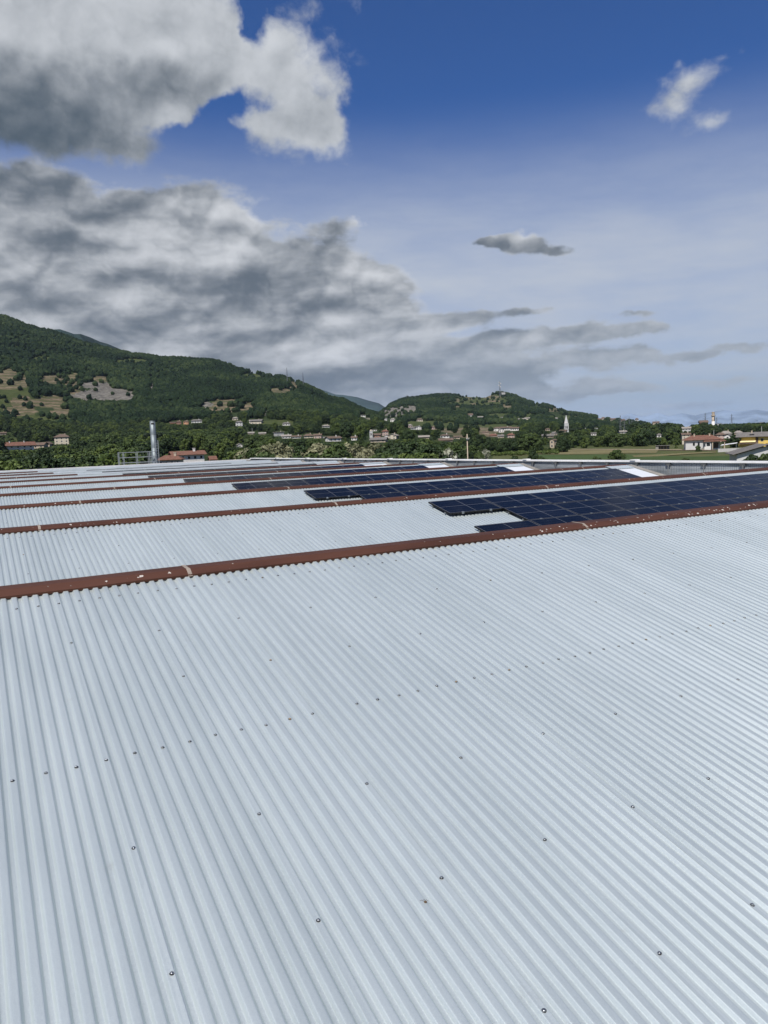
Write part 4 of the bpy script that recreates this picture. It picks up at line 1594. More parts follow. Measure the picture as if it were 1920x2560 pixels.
def house(px, py, wpx, hpx, label, wall='white', roof='brown', kind='hip', rpx=None, rz=0.0, depth=0.8, floors=2, nwin=3, dist=None, chim=1, cat='house', name='house', group=None, windows=True):
    if dist is None:
        p, d = hit(px, py)
    else:
        d = dist
        p = at(px, py, d)
    HOUSE_SPOTS.append((px, py, wpx * 0.55 + 1, hpx + (rpx or hpx * 0.45)))
    HOUSE_D[(px, py)] = d
    s = d / F_PX * 1.02
    w, h = wpx * s, hpx * s
    dp = max(3.0, w * depth)
    rh = (rpx if rpx is not None else max(2.0, hpx * 0.4)) * s
    face = math.atan2(p.x, p.y)                 # front wall turned towards the viewer's side of the valley, then by rz
    t = thing(name, label, cat, p, -face + R(rz), group)
    mb = MB()
    mb.box(-w / 2, w / 2, 0, dp, -6.0, h)
    if kind == 'end':
        for yy in (0.0, dp):
            q = [(-w / 2, yy, h), (w / 2, yy, h), (0, yy, h + rh * w / (w + 0.12 * w + 0.4))]
            mb.poly(q if yy == 0 else q[::-1])
    elif kind == 'gable':
        for xx in (-w / 2, w / 2):
            q = [(xx, 0, h), (xx, dp, h), (xx, dp / 2, h + rh * dp / (dp + 0.12 * w + 0.4))]
            mb.poly(q if xx > 0 else q[::-1])
    mb.build('wall', WALL[wall], parent=t)
    ov = 0.06 * w + 0.2
    e = 0.12
    mb = MB()
    x0, x1, y0, y1 = -w / 2 - ov, w / 2 + ov, -ov, dp + ov
    z = h
    if kind == 'flat':
        mb.box(x0, x1, y0, y1, z, z + max(0.25, rh * 0.5))
    else:
        if kind == 'hip':
            k = min(w, dp) * 0.45
            if w >= dp:
                r0, r1 = (x0 + k, dp / 2, z + rh), (x1 - k, dp / 2, z + rh)
            else:
                r0, r1 = (0, y0 + k, z + rh), (0, y1 - k, z + rh)
        elif kind == 'gable':
            r0, r1 = (x0, dp / 2, z + rh), (x1, dp / 2, z + rh)
        else:                                   # gable end towards the viewer
            r0, r1 = (0, y0, z + rh), (0, y1, z + rh)
        a, b_, c_, d_ = (x0, y0, z), (x1, y0, z), (x1, y1, z), (x0, y1, z)
        a2, b2, c2, d2_ = [(q[0], q[1], z + e) for q in (a, b_, c_, d_)]
        if kind in ('end', 'gable'):
            s0, s1 = r0, r1
            t0_, t1_ = (r0[0], r0[1], r0[2] + e), (r1[0], r1[1], r1[2] + e)
            if kind == 'end':
                sl_ = ((a, s0, s1, d_), (b_, c_, s1, s0)); tp = ((a2, t0_, t1_, d2_), (b2, c2, t1_, t0_))
                ed = ((a, a2, t0_, s0), (s0, t0_, b2, b_), (d_, s1, t1_, d2_), (s1, c_, c2, t1_), (d_, d2_, a2, a), (b_, b2, c2, c_))
            else:
                sl_ = ((a, b_, s1, s0), (c_, d_, s0, s1)); tp = ((a2, b2, t1_, t0_), (c2, d2_, t0_, t1_))
                ed = ((a, s0, t0_, a2), (s0, d_, d2_, t0_), (b_, b2, t1_, s1), (s1, t1_, c2, c_), (a, a2, b2, b_), (d_, c_, c2, d2_))
            for q in sl_ + tp + ed:
                mb.poly(q)
            kind2 = None
        else:
            kind2 = kind
            for q in ((a, b_, b2, a2), (b_, c_, c2, b2), (c_, d_, d2_, c2), (d_, a, a2, d2_), (d_, c_, b_, a)):
                mb.poly(q)
        r0 = (r0[0], r0[1], r0[2] + e); r1 = (r1[0], r1[1], r1[2] + e)
        if kind2 is None:
            pass
        elif kind == 'hip' and w < dp:
            mb.poly((a2, r0, r1, d2_)); mb.poly((b2, c2, r1, r0)); mb.poly((a2, b2, r0)); mb.poly((c2, d2_, r1))
        else:
            mb.poly((a2, b2, r1, r0)); mb.poly((c2, d2_, r0, r1)); mb.poly((b2, c2, r1)); mb.poly((d2_, a2, r0))
    ro = mb.build('roof', ROOF[roof], parent=t)
    for i in range(chim):
        mb = MB()
        cx = w * (0.22 - 0.45 * i)
        mb.box(cx - 0.3, cx + 0.3, dp * 0.35, dp * 0.35 + 0.6, h + rh * 0.3, h + rh + 0.7)
        mb.box(cx - 0.4, cx + 0.4, dp * 0.35 - 0.1, dp * 0.35 + 0.7, h + rh + 0.7, h + rh + 0.85)
        mb.build('chimney', WALL['white' if wall == 'white' else 'tan'], parent=ro)
    if windows and hpx >= 4:
        fh = h / floors
        for fl in range(floors):
            for i in range(nwin):
                x = -w / 2 + w * (i + 0.5) / nwin
                ww = min(1.2, w / nwin * 0.36)
                add_window(t, x, -0.005, fl * fh + fh * 0.32, ww, fh * 0.44, 'f')
            if dp > 5:
                for sx_, fc in ((w / 2 + 0.005, 'r'), (-w / 2 - 0.005, 'l')):
                    add_window(t, sx_, dp * 0.5, fl * fh + fh * 0.32, 1.0, fh * 0.44, fc)
    return t


# left, below the hill
house(46, 1128, 66, 12, 'long white farmhouse under a faded red tiled roof at the left', 'white', 'red', 'gable', 8, 14, 0.22, 2, 5, chim=2)
house(96, 1121, 26, 7, 'low brown roofed barn touching the long white farmhouse', 'tan', 'brown', 'gable', 6, -30, 0.7, 1, 2, chim=0, cat='barn')
house(116, 1117, 15, 6, 'small tan roofed barn between farmhouse and villa', 'tan', 'brown', 'end', 5, -25, 1.2, 1, 1, chim=0, cat='barn')
house(155, 1114, 30, 19, 'square cream villa with three storeys and a hipped roof', 'cream', 'brown', 'hip', 7, -8, 0.9, 3, 3)
house(4, 1088, 18, 4, 'low tiled house with a white chimney at the left edge', 'tan', 'brown', 'gable', 3, 0, 0.6, 1, 2)
house(432, 1060, 13, 3, 'long low brick house on the slope, left of two red houses', 'brick', 'brown', 'gable', 2, 0, 0.6, 1, 2, chim=0)
house(448, 1061, 10, 6, 'dark red house on the slope above the flue', 'brick', 'brown', 'hip', 3, 10, 0.9, 2, 2)
house(465, 1062, 11, 7, 'orange walled house on the slope right of the red house', 'orange', 'brown', 'hip', 3, -10, 0.9, 2, 2)
house(492, 1058, 24, 6, 'long white house with a grey roof among the trees', 'white', 'grey', 'hip', 3, 0, 0.5, 2, 4)
house(424, 1166, 52, 15, 'cream house with a low hipped red roof just right of the flue', 'cream', 'red', 'hip', 10, -12, 0.7, 1, 4, dist=210)
house(474, 1166, 72, 27, 'large white house with a stepped red roof behind the roof edge', 'white', 'red', 'gable', 9, 12, 0.5, 2, 5, dist=225)
house(534, 1160, 14, 10, 'small brick shed with a red roof right of the large white house', 'brick', 'red', 'gable', 8, 8, 0.8, 1, 1, dist=190, chim=0, cat='shed', name='shed')
house(588, 1051, 13, 5, 'cream house standing highest among the trees of the slope', 'cream', 'pale', 'hip', 3, 0, 0.9, 1, 2)
house(598, 1066, 16, 10, 'grey white house below the highest cream house', 'pale_grey', 'grey', 'hip', 3, 0, 0.8, 2, 2)
house(640, 1060, 26, 7, 'cream house with a wide grey roof beside the dark tree', 'cream', 'grey', 'gable', 4, -15, 0.7, 2, 3)
house(629, 1058, 10, 5, 'small white wing left of the cream house with wide roof', 'white', 'pale', 'gable', 3, 0, 0.7, 1, 2, chim=0)
house(600, 1118, 12, 5, 'white gabled house peeping over the near trees', 'white', 'pale', 'end', 4, 10, 1.0, 1, 1, chim=0)
house(628, 1086, 14, 3, 'flat pale roofed house on the slope beside a pole', 'tan', 'pale', 'gable', 3, 0, 0.6, 1, 2, chim=0)
house(656, 1087, 16, 3, 'second flat pale roofed house right of the pole', 'tan', 'pale', 'gable', 3, 0, 0.6, 1, 2, chim=0)
house(716, 1064, 18, 5, 'white house with a shallow grey roof on the meadow slope', 'white', 'grey', 'hip', 3, 0, 0.7, 1, 3)
house(700, 1090, 20, 9, 'square grey house with a flat pale roof, left end of the village', 'grey', 'pale', 'flat', 2, 20, 0.8, 2, 2)
house(716, 1096, 22, 5, 'white house below the square grey house', 'white', 'pale', 'gable', 4, 0, 0.6, 1, 3)
house(741, 1096, 22, 4, 'low white house with brown roof in the village row', 'white', 'brown', 'gable', 3, 0, 0.6, 1, 3)
house(772, 1095, 22, 5, 'cream house with broad brown roof, middle of the village row', 'cream', 'brown', 'hip', 5, 6, 0.8, 1, 3)
house(794, 1096, 18, 7, 'pink house with a chimney in the village row', 'pink', 'brown', 'gable', 4, -8, 0.8, 2, 2)
house(808, 1095, 12, 3, 'tiny white flat house at the end of the village row', 'white', 'pale', 'flat', 1, 0, 0.8, 1, 2, chim=0)
house(838, 1104, 32, 8, 'white gabled house with a wide brown roof above olive trees', 'white', 'brown', 'gable', 5, 25, 0.7, 1, 3)
house(885, 1101, 13, 6, 'white house with small brown roof before the cypress trees', 'white', 'brown', 'gable', 4, -10, 0.9, 1, 2)
house(815, 1069, 18, 4, 'grey villa with a hipped roof alone on the dark slope', 'grey', 'pale', 'hip', 3, 0, 0.8, 1, 3)
house(906, 1042, 15, 4, 'white terrace house high on the saddle between the hills', 'white', 'pale', 'flat', 1, 0, 0.6, 1, 3, chim=0)
house(921, 1048, 14, 3, 'low cream house below the white terrace house', 'cream', 'pale', 'flat', 1, 0, 0.6, 1, 3, chim=0)
house(942, 1094, 18, 6, 'brick church nave right of the small white bell tower', 'brick', 'brown', 'gable', 4, -12, 0.6, 1, 3, chim=0, cat='church', name='church')
house(945, 1106, 38, 6, 'grey roofed hall below the small bell tower', 'tan', 'grey', 'gable', 6, -15, 0.6, 1, 3, chim=0, cat='hall', name='hall')
house(936, 1078, 12, 4, 'small white house behind the small bell tower', 'white', 'pale', 'flat', 1, 0, 0.8, 1, 2, chim=0)
house(964, 1090, 14, 11, 'tall pink and white house right of the brick church', 'pink', 'red', 'hip', 4, 10, 0.9, 2, 2)
house(980, 1098, 22, 8, 'cream gabled house below the tall pink house', 'cream', 'pale', 'end', 5, -20, 0.9, 2, 2)
house(966, 1096, 10, 5, 'white gabled annex left of the cream gabled house', 'white', 'pale', 'end', 3, 0, 0.9, 1, 1, chim=0)
house(963, 1051, 9, 5, 'pale house on the wooded shoulder below the rocks', 'pale_grey', 'pale', 'flat', 1, 0, 0.8, 1, 2, chim=0)
house(982, 1055, 12, 6, 'white house on the wooded shoulder right of the pale house', 'white', 'pale', 'hip', 3, 0, 0.8, 2, 2)
house(1024, 1069, 14, 5, 'pinkish white villa with hipped roof left of the white gable', 'pink', 'pale', 'hip', 3, 0, 0.9, 1, 3)
house(1047, 1075, 13, 7, 'bright white gable end house below the second hill', 'white', 'grey', 'end', 3, 15, 1.1, 2, 2)
house(1034, 1074, 14, 4, 'dark roofed low house between villa and white gable', 'grey', 'grey', 'gable', 3, 0, 0.8, 1, 2, chim=0)
house(1049, 1054, 16, 5, 'cream house half hidden in the wood of the second hill', 'cream', 'brown', 'hip', 3, 0, 0.8, 1, 3)
house(1068, 1062, 8, 2, 'flat white shed at the upper edge of the meadow', 'white', 'pale', 'flat', 1, 0, 0.8, 1, 1, chim=0, cat='shed', name='shed')
house(1082, 1074, 11, 5, 'pink house at the left end of the ploughed field', 'pink', 'brown', 'hip', 3, 0, 0.9, 1, 2)
house(1112, 1095, 22, 6, 'white house with brown roof below the ploughed field', 'white', 'brown', 'hip', 3, 0, 0.8, 1, 3)
house(1128, 1097, 10, 4, 'small white house right of the white and brown one', 'white', 'brown', 'flat', 1, 0, 0.9, 1, 2, chim=0)
house(1115, 1104, 32, 3, 'long low brown roof before the village houses', 'tan', 'brown', 'gable', 5, 4, 0.5, 1, 4, chim=0)
house(1060, 1096, 24, 3, 'low tan roofed houses row left of the brown roofs', 'tan', 'pale', 'gable', 4, 0, 0.5, 1, 3, chim=0)
house(1142, 1097, 14, 4, 'tan house right of the small white house', 'tan', 'brown', 'gable', 2, 0, 0.8, 1, 2, chim=0)
house(1262, 1076, 30, 6, 'large white building in the middle with a wide pale roof', 'white', 'brown', 'gable', 3, 0, 0.6, 1, 6, cat='building')
house(1243, 1078, 14, 7, 'white left block of the large building', 'white', 'brown', 'hip', 3, 8, 1.0, 2, 2, chim=0, cat='building')
house(1254, 1081, 12, 6, 'white gabled front annex of the large building', 'white', 'brown', 'end', 3, 8, 0.8, 1, 2, chim=0, cat='building')
house(1286, 1077, 20, 6, 'right wing of the large white building', 'white', 'brown', 'gable', 3, -6, 0.6, 1, 4, chim=0, cat='building')
house(1177, 1042, 11, 4, 'dark roofed house in the wood of the second hill', 'white', 'brown', 'gable', 4, 12, 0.9, 1, 2, chim=0)
house(1200, 1046, 14, 3, 'low white house right of the dark roofed one on the hill', 'white', 'pale', 'gable', 2, 0, 0.6, 1, 3, chim=0)
house(1254, 1047, 7, 4, 'small bright white house alone on the slope of the second hill', 'white', 'pale', 'flat', 1, 0, 1.0, 1, 1, chim=0)
house(1304, 1051, 20, 3, 'tan roofed farm row high on the second hill', 'tan', 'pale', 'gable', 2, 0, 0.5, 1, 4, chim=0)
house(1318, 1050, 12, 4, 'cream farmhouse at the right of the farm row', 'cream', 'pale', 'gable', 2, 0, 0.7, 1, 2, chim=0)
house(1391, 1050, 8, 4, 'white cottage on the right shoulder of the second hill', 'white', 'pale', 'hip', 2, 0, 0.9, 1, 2, chim=0)
house(1214, 1085, 15, 3, 'brown roofed house left below the large white building', 'tan', 'brown', 'gable', 3, 0, 0.7, 1, 2)
house(1234, 1092, 20, 3, 'reddish roofed house below the large white building', 'pink', 'red', 'hip', 4, 0, 0.8, 1, 3)
house(1252, 1095, 14, 4, 'grey brown roofed house right of the reddish roof', 'tan', 'grey', 'gable', 4, 0, 0.8, 1, 2)
house(1278, 1095, 16, 7, 'pink house with red roof below the right wing', 'pink', 'red', 'hip', 4, 10, 0.9, 2, 2)
house(1370, 1094, 26, 4, 'long brown roofed house below the pointed conifer', 'tan', 'grey', 'gable', 4, 0, 0.6, 1, 3)
house(1386, 1088, 13, 4, 'grey roofed house just left of the church spire', 'tan', 'grey', 'hip', 4, 10, 0.9, 1, 2)
house(1369, 1077, 11, 4, 'small tan house beside the pointed conifer', 'tan', 'brown', 'hip', 2, 0, 0.9, 1, 2, chim=0)
house(1380, 1120, 11, 18, 'tall narrow brick barn wall among the trees below the spire', 'tan', 'brown', 'end', 3, -30, 1.4, 2, 1, chim=0, cat='barn', name='barn')
house(1407, 1081, 15, 3, 'church nave with brown roof at the foot of the spire', 'tan', 'brown', 'gable', 3, -10, 1.0, 1, 2, chim=0, cat='church', name='church')
house(1484, 1089, 12, 5, 'white house with dark porch among trees right of the spire', 'white', 'grey', 'gable', 2, 0, 0.8, 1, 2, chim=0)
house(1491, 1072, 12, 2, 'flat white roofed shed on the slope right of the spire', 'pale_grey', 'pale', 'flat', 1, 0, 0.8, 1, 2, chim=0, cat='shed', name='shed')
house(1463, 1072, 10, 2, 'low grey shed left of the flat white shed', 'pale_grey', 'grey', 'flat', 1, 0, 0.8, 1, 2, chim=0, cat='shed', name='shed')
house(1556, 1084, 22, 4, 'pale grey workshop roof above the tree belt', 'white', 'pale', 'gable', 3, 20, 0.8, 1, 3, cat='workshop', name='workshop')
house(1500, 1052, 11, 3, 'white walled house on the ridge, first from the left', 'white', 'brown', 'gable', 3, 0, 0.7, 1, 2)
house(1508, 1050, 10, 4, 'brown roofed house on the ridge touching the white walled one', 'cream', 'brown', 'hip', 3, 0, 0.8, 1, 2)
house(1532, 1053, 12, 4, 'tan house on the ridge under round trees', 'tan', 'brown', 'gable', 3, 0, 0.8, 1, 2)
house(1558, 1055, 11, 4, 'pinkish house on the ridge beside the pylon', 'pink', 'brown', 'hip', 3, 0, 0.8, 1, 2)
house(1570, 1051, 6, 3, 'small bright white house on the ridge', 'white', 'pale', 'flat', 1, 0, 0.9, 1, 1, chim=0)
house(1592, 1055, 8, 6, 'grey house on the ridge half behind a dark tree', 'grey', 'brown', 'hip', 3, 0, 0.9, 2, 2)
house(1640, 1060, 14, 3, 'tan house at the right end of the ridge', 'tan', 'brown', 'gable', 3, 0, 0.8, 1, 3)
house(1648, 1094, 10, 6, 'white house front glimpsed through the dark trees', 'white', 'grey', 'hip', 3, 0, 0.9, 1, 1, dist=620, chim=0)
house(1716, 1097, 18, 9, 'cream house behind the left end of the red roofed house', 'cream', 'brown', 'gable', 4, 10, 0.8, 2, 2, dist=520)
house(1716, 1076, 18, 4, 'pale roofed house behind the trees left of the water tower', 'pale_grey', 'pale', 'gable', 4, 0, 0.7, 1, 3, dist=880)
house(1803, 1093, 18, 5, 'pinkish brown roofed house behind the red house, left one', 'pink', 'brown', 'hip', 5, 10, 0.9, 1, 2, dist=560)
house(1815, 1090, 22, 5, 'wide pale brown roofed house behind the red house', 'cream', 'pale', 'hip', 6, 5, 0.8, 1, 3, dist=600)
house(1819, 1097, 14, 6, 'white gabled house before the pale brown roof', 'white', 'grey', 'end', 4, -15, 1.0, 1, 1, dist=545, chim=0)
house(1846, 1085, 16, 3, 'small tan roofed house behind the dark full tree', 'tan', 'pale', 'hip', 4, 0, 0.9, 1, 2, dist=640, chim=0)
house(1760, 1062, 17, 5, 'reddish brick church roof left of the water tower', 'brick', 'brown', 'gable', 5, 10, 0.9, 1, 2, dist=1050, chim=0, cat='church', name='church')
house(1797, 1066, 12, 6, 'white block of flats right of the water tower', 'white', 'pale', 'flat', 1, 0, 0.8, 2, 3, dist=1300, chim=0, cat='building')
house(1811, 1063, 8, 3, 'low white block far right of the water tower', 'white', 'pale', 'flat', 1, 0, 0.8, 1, 2, dist=1500, chim=0, cat='building')
house(1851, 1064, 12, 4, 'far white block right of the right pylon', 'white', 'pale', 'flat', 1, 0, 0.8, 1, 3, dist=1500, chim=0, cat='building')
house(1890, 1062, 14, 4, 'far white apartment block on the skyline at the right', 'white', 'pale', 'flat', 1, 0, 0.8, 1, 3, dist=2100, chim=0, cat='building')
house(1904, 1062, 10, 5, 'far cream apartment block on the skyline at the right', 'cream', 'pale', 'flat', 1, 0, 0.8, 1, 3, dist=2100, chim=0, cat='building')
house(1917, 1062, 8, 4, 'far white block at the right edge of the skyline', 'white', 'pale', 'flat', 1, 0, 0.8, 1, 2, dist=2000, chim=0, cat='building')

# red roofed house on the field edge
D_RED = 372
t = house(1757, 1121, 72, 19, 'white bungalow with broad red tiled roofs and a dark porch', 'pale_grey', 'red', 'hip', 10, 6, 0.62, 1, 0, dist=D_RED, chim=2, windows=False)
s = D_RED / F_PX * 1.02
w = 72 * s
mb = MB()
mb.box(w * 0.05, w * 0.62, -2.9, -0.02, 3.05, 3.2)
mb.poly([(w * 0.0, -3.3, 3.0), (w * 0.66, -3.3, 3.0), (w * 0.60, 0.0, 3.75), (w * 0.06, 0.0, 3.75)])
mb.poly([(w * 0.66, -3.3, 3.0), (w * 0.66, 0.0, 3.0), (w * 0.60, 0.0, 3.75)])
mb.poly([(w * 0.0, -3.3, 3.0), (w * 0.06, 0.0, 3.75), (w * 0.0, 0.0, 3.0)])
mb.build('porch_roof', ROOF['red'], parent=t)
for x in (w * 0.26, w * 0.60):
    mb = MB(); mb.box(x - 0.18, x + 0.18, -2.9, -2.55, -0.5, 3.04); mb.build('porch_post', WALL['tan'], parent=t)
mb = MB(); mb.box(w * 0.06, w * 0.22, -2.6, -0.03, -0.5, 3.04); mb.build('porch_room', WALL['pale_grey'], parent=t)
mb = MB(); mb.box(w * 0.28, w * 0.45, -0.05, 0.02, 0.0, 2.4); mb.build('door', m_shut, parent=t)
add_window(t, w * 0.14, -2.605, 1.0, 1.5, 1.5, 'f')
for x in (-w * 0.26, -w * 0.12):
    add_window(t, x, -0.005, 1.3, 0.9, 1.6, 'f')
mb = MB(); mb.box(w * 0.02, w * 0.20, -3.6, -2.65, -0.6, 0.75); mb.build('white_balcony', WALL['white'], parent=t)
mb = MB()
for k in range(6):
    mb.box(-0.6 - 0.45 * k, 1.2 - 0.45 * k, -3.2 - 0.35 * k, -2.85 - 0.35 * k, -2.2, 0.4 - 0.36 * k)
mb.build('steps', m_conc, parent=t)

# yellow house
D_Y = 400
t = house(1905, 1119, 92, 24, 'yellow two storey house under a long dark grey roof at the right', 'yellow', 'grey', 'gable', 10, -3, 0.4, 2, 0, dist=D_Y, chim=2, windows=False)
s = D_Y / F_PX * 1.02
w, h = 92 * s, 24 * s
mb = MB(); mb.box(-w * 0.14, -w * 0.08, -0.04, 0.04, 2.2, h - 0.1); mb.build('dark_recess', m_shut, parent=t)
mb = MB(); mb.poly([(-w * 0.49, -1.7, 2.0), (-w * 0.10, -1.7, 2.0), (-w * 0.10, 0, 2.55), (-w * 0.49, 0, 2.55)]); mb.box(-w * 0.49, -w * 0.10, -1.7, -1.6, 1.88, 1.995); mb.build('porch_roof', ROOF['brown'], parent=t)
mb = MB(); mb.poly([(-w * 0.47, -1.5, 2.75), (-w * 0.14, -1.5, 2.75), (-w * 0.13, -0.02, 3.5), (-w * 0.48, -0.02, 3.5)]); mb.build('awning', plain('cream_awning', (0.75, 0.62, 0.33), 0.8), parent=t)
for x in (-w * 0.02, w * 0.12, w * 0.3):
    mb = MB(); mb.box(x - 0.9, x + 0.9, -0.03, 0.02, 0.0, 1.9); mb.build('garage_door', m_shut, parent=t)
for x in (0.0, w * 0.2, w * 0.38):
    add_window(t, x, -0.005, 3.0, 1.1, 1.3, 'f')
mb = MB(); mb.box(-w * 0.27, -w * 0.17, 1.2, 2.6, h + 0.9, h + 0.97, Matrix.Rotation(0.18, 4, 'X')); mb.build('roof_collector', m_frame, parent=t)

# grey gable shed close behind the parapet, open hut, carport, garden wall
house(1918, 1160, 122, 22, 'grey gable shed with a dull tiled roof close behind the parapet', 'pale_grey', 'grey', 'end', 20, 10, 0.9, 1, 0, dist=178, chim=0, cat='shed', name='shed', windows=False)
p = at(1657, 1124, 405)
t = thing('open_hut', 'low open grey hut with posts in front of the dark trees', 'hut', p, -math.atan2(p.x, p.y))
mb = MB(); mb.box(-3.4, -2.0, 0, 3, -0.5, 1.9); mb.box(-3.4, 3.2, 2.9, 3.0, -0.5, 1.9); mb.build('wall', m_conc, parent=t)
mb = MB(); mb.box(-3.6, 3.5, -0.4, 3.3, 1.9, 2.1); mb.build('roof', ROOF['grey'], parent=t)
for x in (-1.0, 0.4, 1.8, 3.1):
    mb = MB(); mb.box(x - 0.09, x + 0.09, -0.1, 0.08, -0.5, 1.895); mb.build('post', m_bark, parent=t)
p = at(1823, 1118, 392)
t = thing('carport', 'tilted pale metal carport between the red house and the yellow house', 'carport', p, -math.atan2(p.x, p.y))
mb = MB(); mb.poly([(-3.8, -0.5, 0.9), (3.2, -0.5, 1.75), (3.6, 3, 2.1), (-3.2, 3, 1.3)]); mb.poly([(-3.2, 3, 1.22), (3.6, 3, 2.02), (3.2, -0.5, 1.67), (-3.8, -0.5, 0.82)]); mb.build('roof', m_cope, parent=t)
for x, y, z in ((-3.4, -0.3, 0.84), (3.0, -0.3, 1.6), (3.2, 2.6, 1.9), (-3.0, 2.6, 1.2)):
    mb = MB(); mb.bar((x, y, -1), (x, y, z), 0.07, 6); mb.build('post', m_galv, parent=t)
mb = MB()
pts = [at(1795, 1126.5, 332), at(1840, 1125, 336), at(1885, 1122.5, 345)]
wt_ = thing('garden_wall', 'low pale concrete wall along the field before the red house', 'wall', pts[0])
for a, b_ in zip(pts[:-1], pts[1:]):
    n_ = 6
    for k in range(n_):
        q0, q1 = a.lerp(b_, k / n_) - pts[0], a.lerp(b_, (k + 0.96) / n_) - pts[0]
        dx = (q1 - q0).normalized(); nx = Vector((-dx.y, dx.x, 0)) * 0.12
        mb = MB()
        lo = [q0 - nx, q1 - nx, q1 + nx, q0 + nx]
        b0 = [(v.x, v.y, v.z - 1.2) for v in lo]; t0 = [(v.x, v.y, v.z + 0.75) for v in lo]
        mb.v += b0 + t0
        for f in ((0, 1, 5, 4), (1, 2, 6, 5), (2, 3, 7, 6), (3, 0, 4, 7), (4, 5, 6, 7)):
            mb.f.append(f); mb.m.append(0)
        mb.build('wall_panel', m_wall, parent=wt_)


# ---------------------------------------------------------------- towers, pylons, masts
def campanile(px, py, wpx, hpx, label, spire, belfry=True, dist=None):
    p, d = hit(px, py) if dist is None else (at(px, py, dist), dist)
    HOUSE_SPOTS.append((px, py, wpx, hpx)); HOUSE_D[(px, py)] = d
    s = d / F_PX * 1.02
    w, h = wpx * s, hpx * s
    t = thing('bell_tower', label, 'bell tower', p, -math.atan2(p.x, p.y) + R(8))
    sh = h * (0.48 if spire else 0.96)
    mb = MB(); mb.box(-w / 2, w / 2, -w / 2, w / 2, -12, sh); mb.build('shaft', WALL['pale_grey'], parent=t)
    mb = MB()
    for z in (sh * 0.36, sh * 0.74, sh):
        mb.box(-w * 0.56, w * 0.56, -w * 0.56, w * 0.56, z, z + h * 0.02)
    mb.build('cornice', WALL['pale_grey'], parent=t)
    for x in (-w * 0.17, w * 0.17):
        mb = MB(); mb.box(x - w * 0.11, x + w * 0.11, -w * 0.52, w * 0.3, sh * 0.42, sh * 0.68); mb.build('belfry_opening', m_dark, parent=t)
    if spire:
        mb = MB()
        k = w * 0.46
        mb.v += [(k * math.cos(a), k * math.sin(a), sh + h * 0.10) for a in [2 * math.pi * (i + 0.5) / 8 for i in range(8)]] + [(0, 0, h)]
        for i in range(8):
            mb.f.append((i, (i + 1) % 8, 8)); mb.m.append(0)
        mb.build('spire', WALL['pale_grey'], parent=t)
        mb = MB(); mb.lathe([(w * 0.47, 0), (w * 0.47, h * 0.08)], 8, 0, 0, sh + h * 0.02); mb.build('spire_drum', WALL['white'], parent=t)
    else:
        mb = MB(); mb.lathe([(w * 0.4, 0), (w * 0.4, h * 0.16), (w * 0.05, h * 0.24)], 8, 0, 0, sh); mb.build('cap', WALL['cream'], parent=t)
    return t


campanile(928, 1095, 7, 17, 'small cream bell tower of the village below the saddle', False)
campanile(1416, 1080, 9.5, 41, 'tall white bell tower with a pointed stone spire', True)

p, d = at(1783, 1066, 1150), 1150
s = d / F_PX
t = thing('water_tower', 'round brick water tower with a white band on the skyline', 'water tower', p, 0)
H = 33 * s
r_ = 3.6 * s
mb = MB(); mb.lathe([(r_, -8), (r_ * 0.95, H * 0.35)], 16); mb.build('lower_shaft', WALL['white'], parent=t, smooth=True)
mb = MB(); mb.lathe([(r_ * 0.9, 0), (r_ * 0.85, H * 0.32)], 16, 0, 0, H * 0.35); mb.build('brick_shaft', WALL['tan'], parent=t, smooth=True)
mb = MB(); mb.lathe([(r_ * 0.9, 0), (r_ * 1.3, H * 0.04), (r_ * 1.3, H * 0.10), (r_ * 0.9, H * 0.11)], 16, 0, 0, H * 0.67); mb.build('gallery', WALL['tan'], parent=t)
mb = MB(); mb.lathe([(r_ * 0.85, 0), (r_ * 0.85, H * 0.15), (r_ * 0.95, H * 0.16), (r_ * 0.95, H * 0.2), (r_ * 0.4, H * 0.22)], 16, 0, 0, H * 0.78); mb.build('tank', WALL['tan'], parent=t)
for a in range(5):
    mb = MB(); mb.box(-0.5, 0.5, -r_ - 0.05, -r_ + 0.4, H * (0.40 + 0.05 * a), H * (0.43 + 0.05 * a)); mb.build('slit_window', m_dark, parent=t)

m_pylon, _ = new_mat('pylon_steel', (0.14, 0.15, 0.16), 0.6, 0.3)


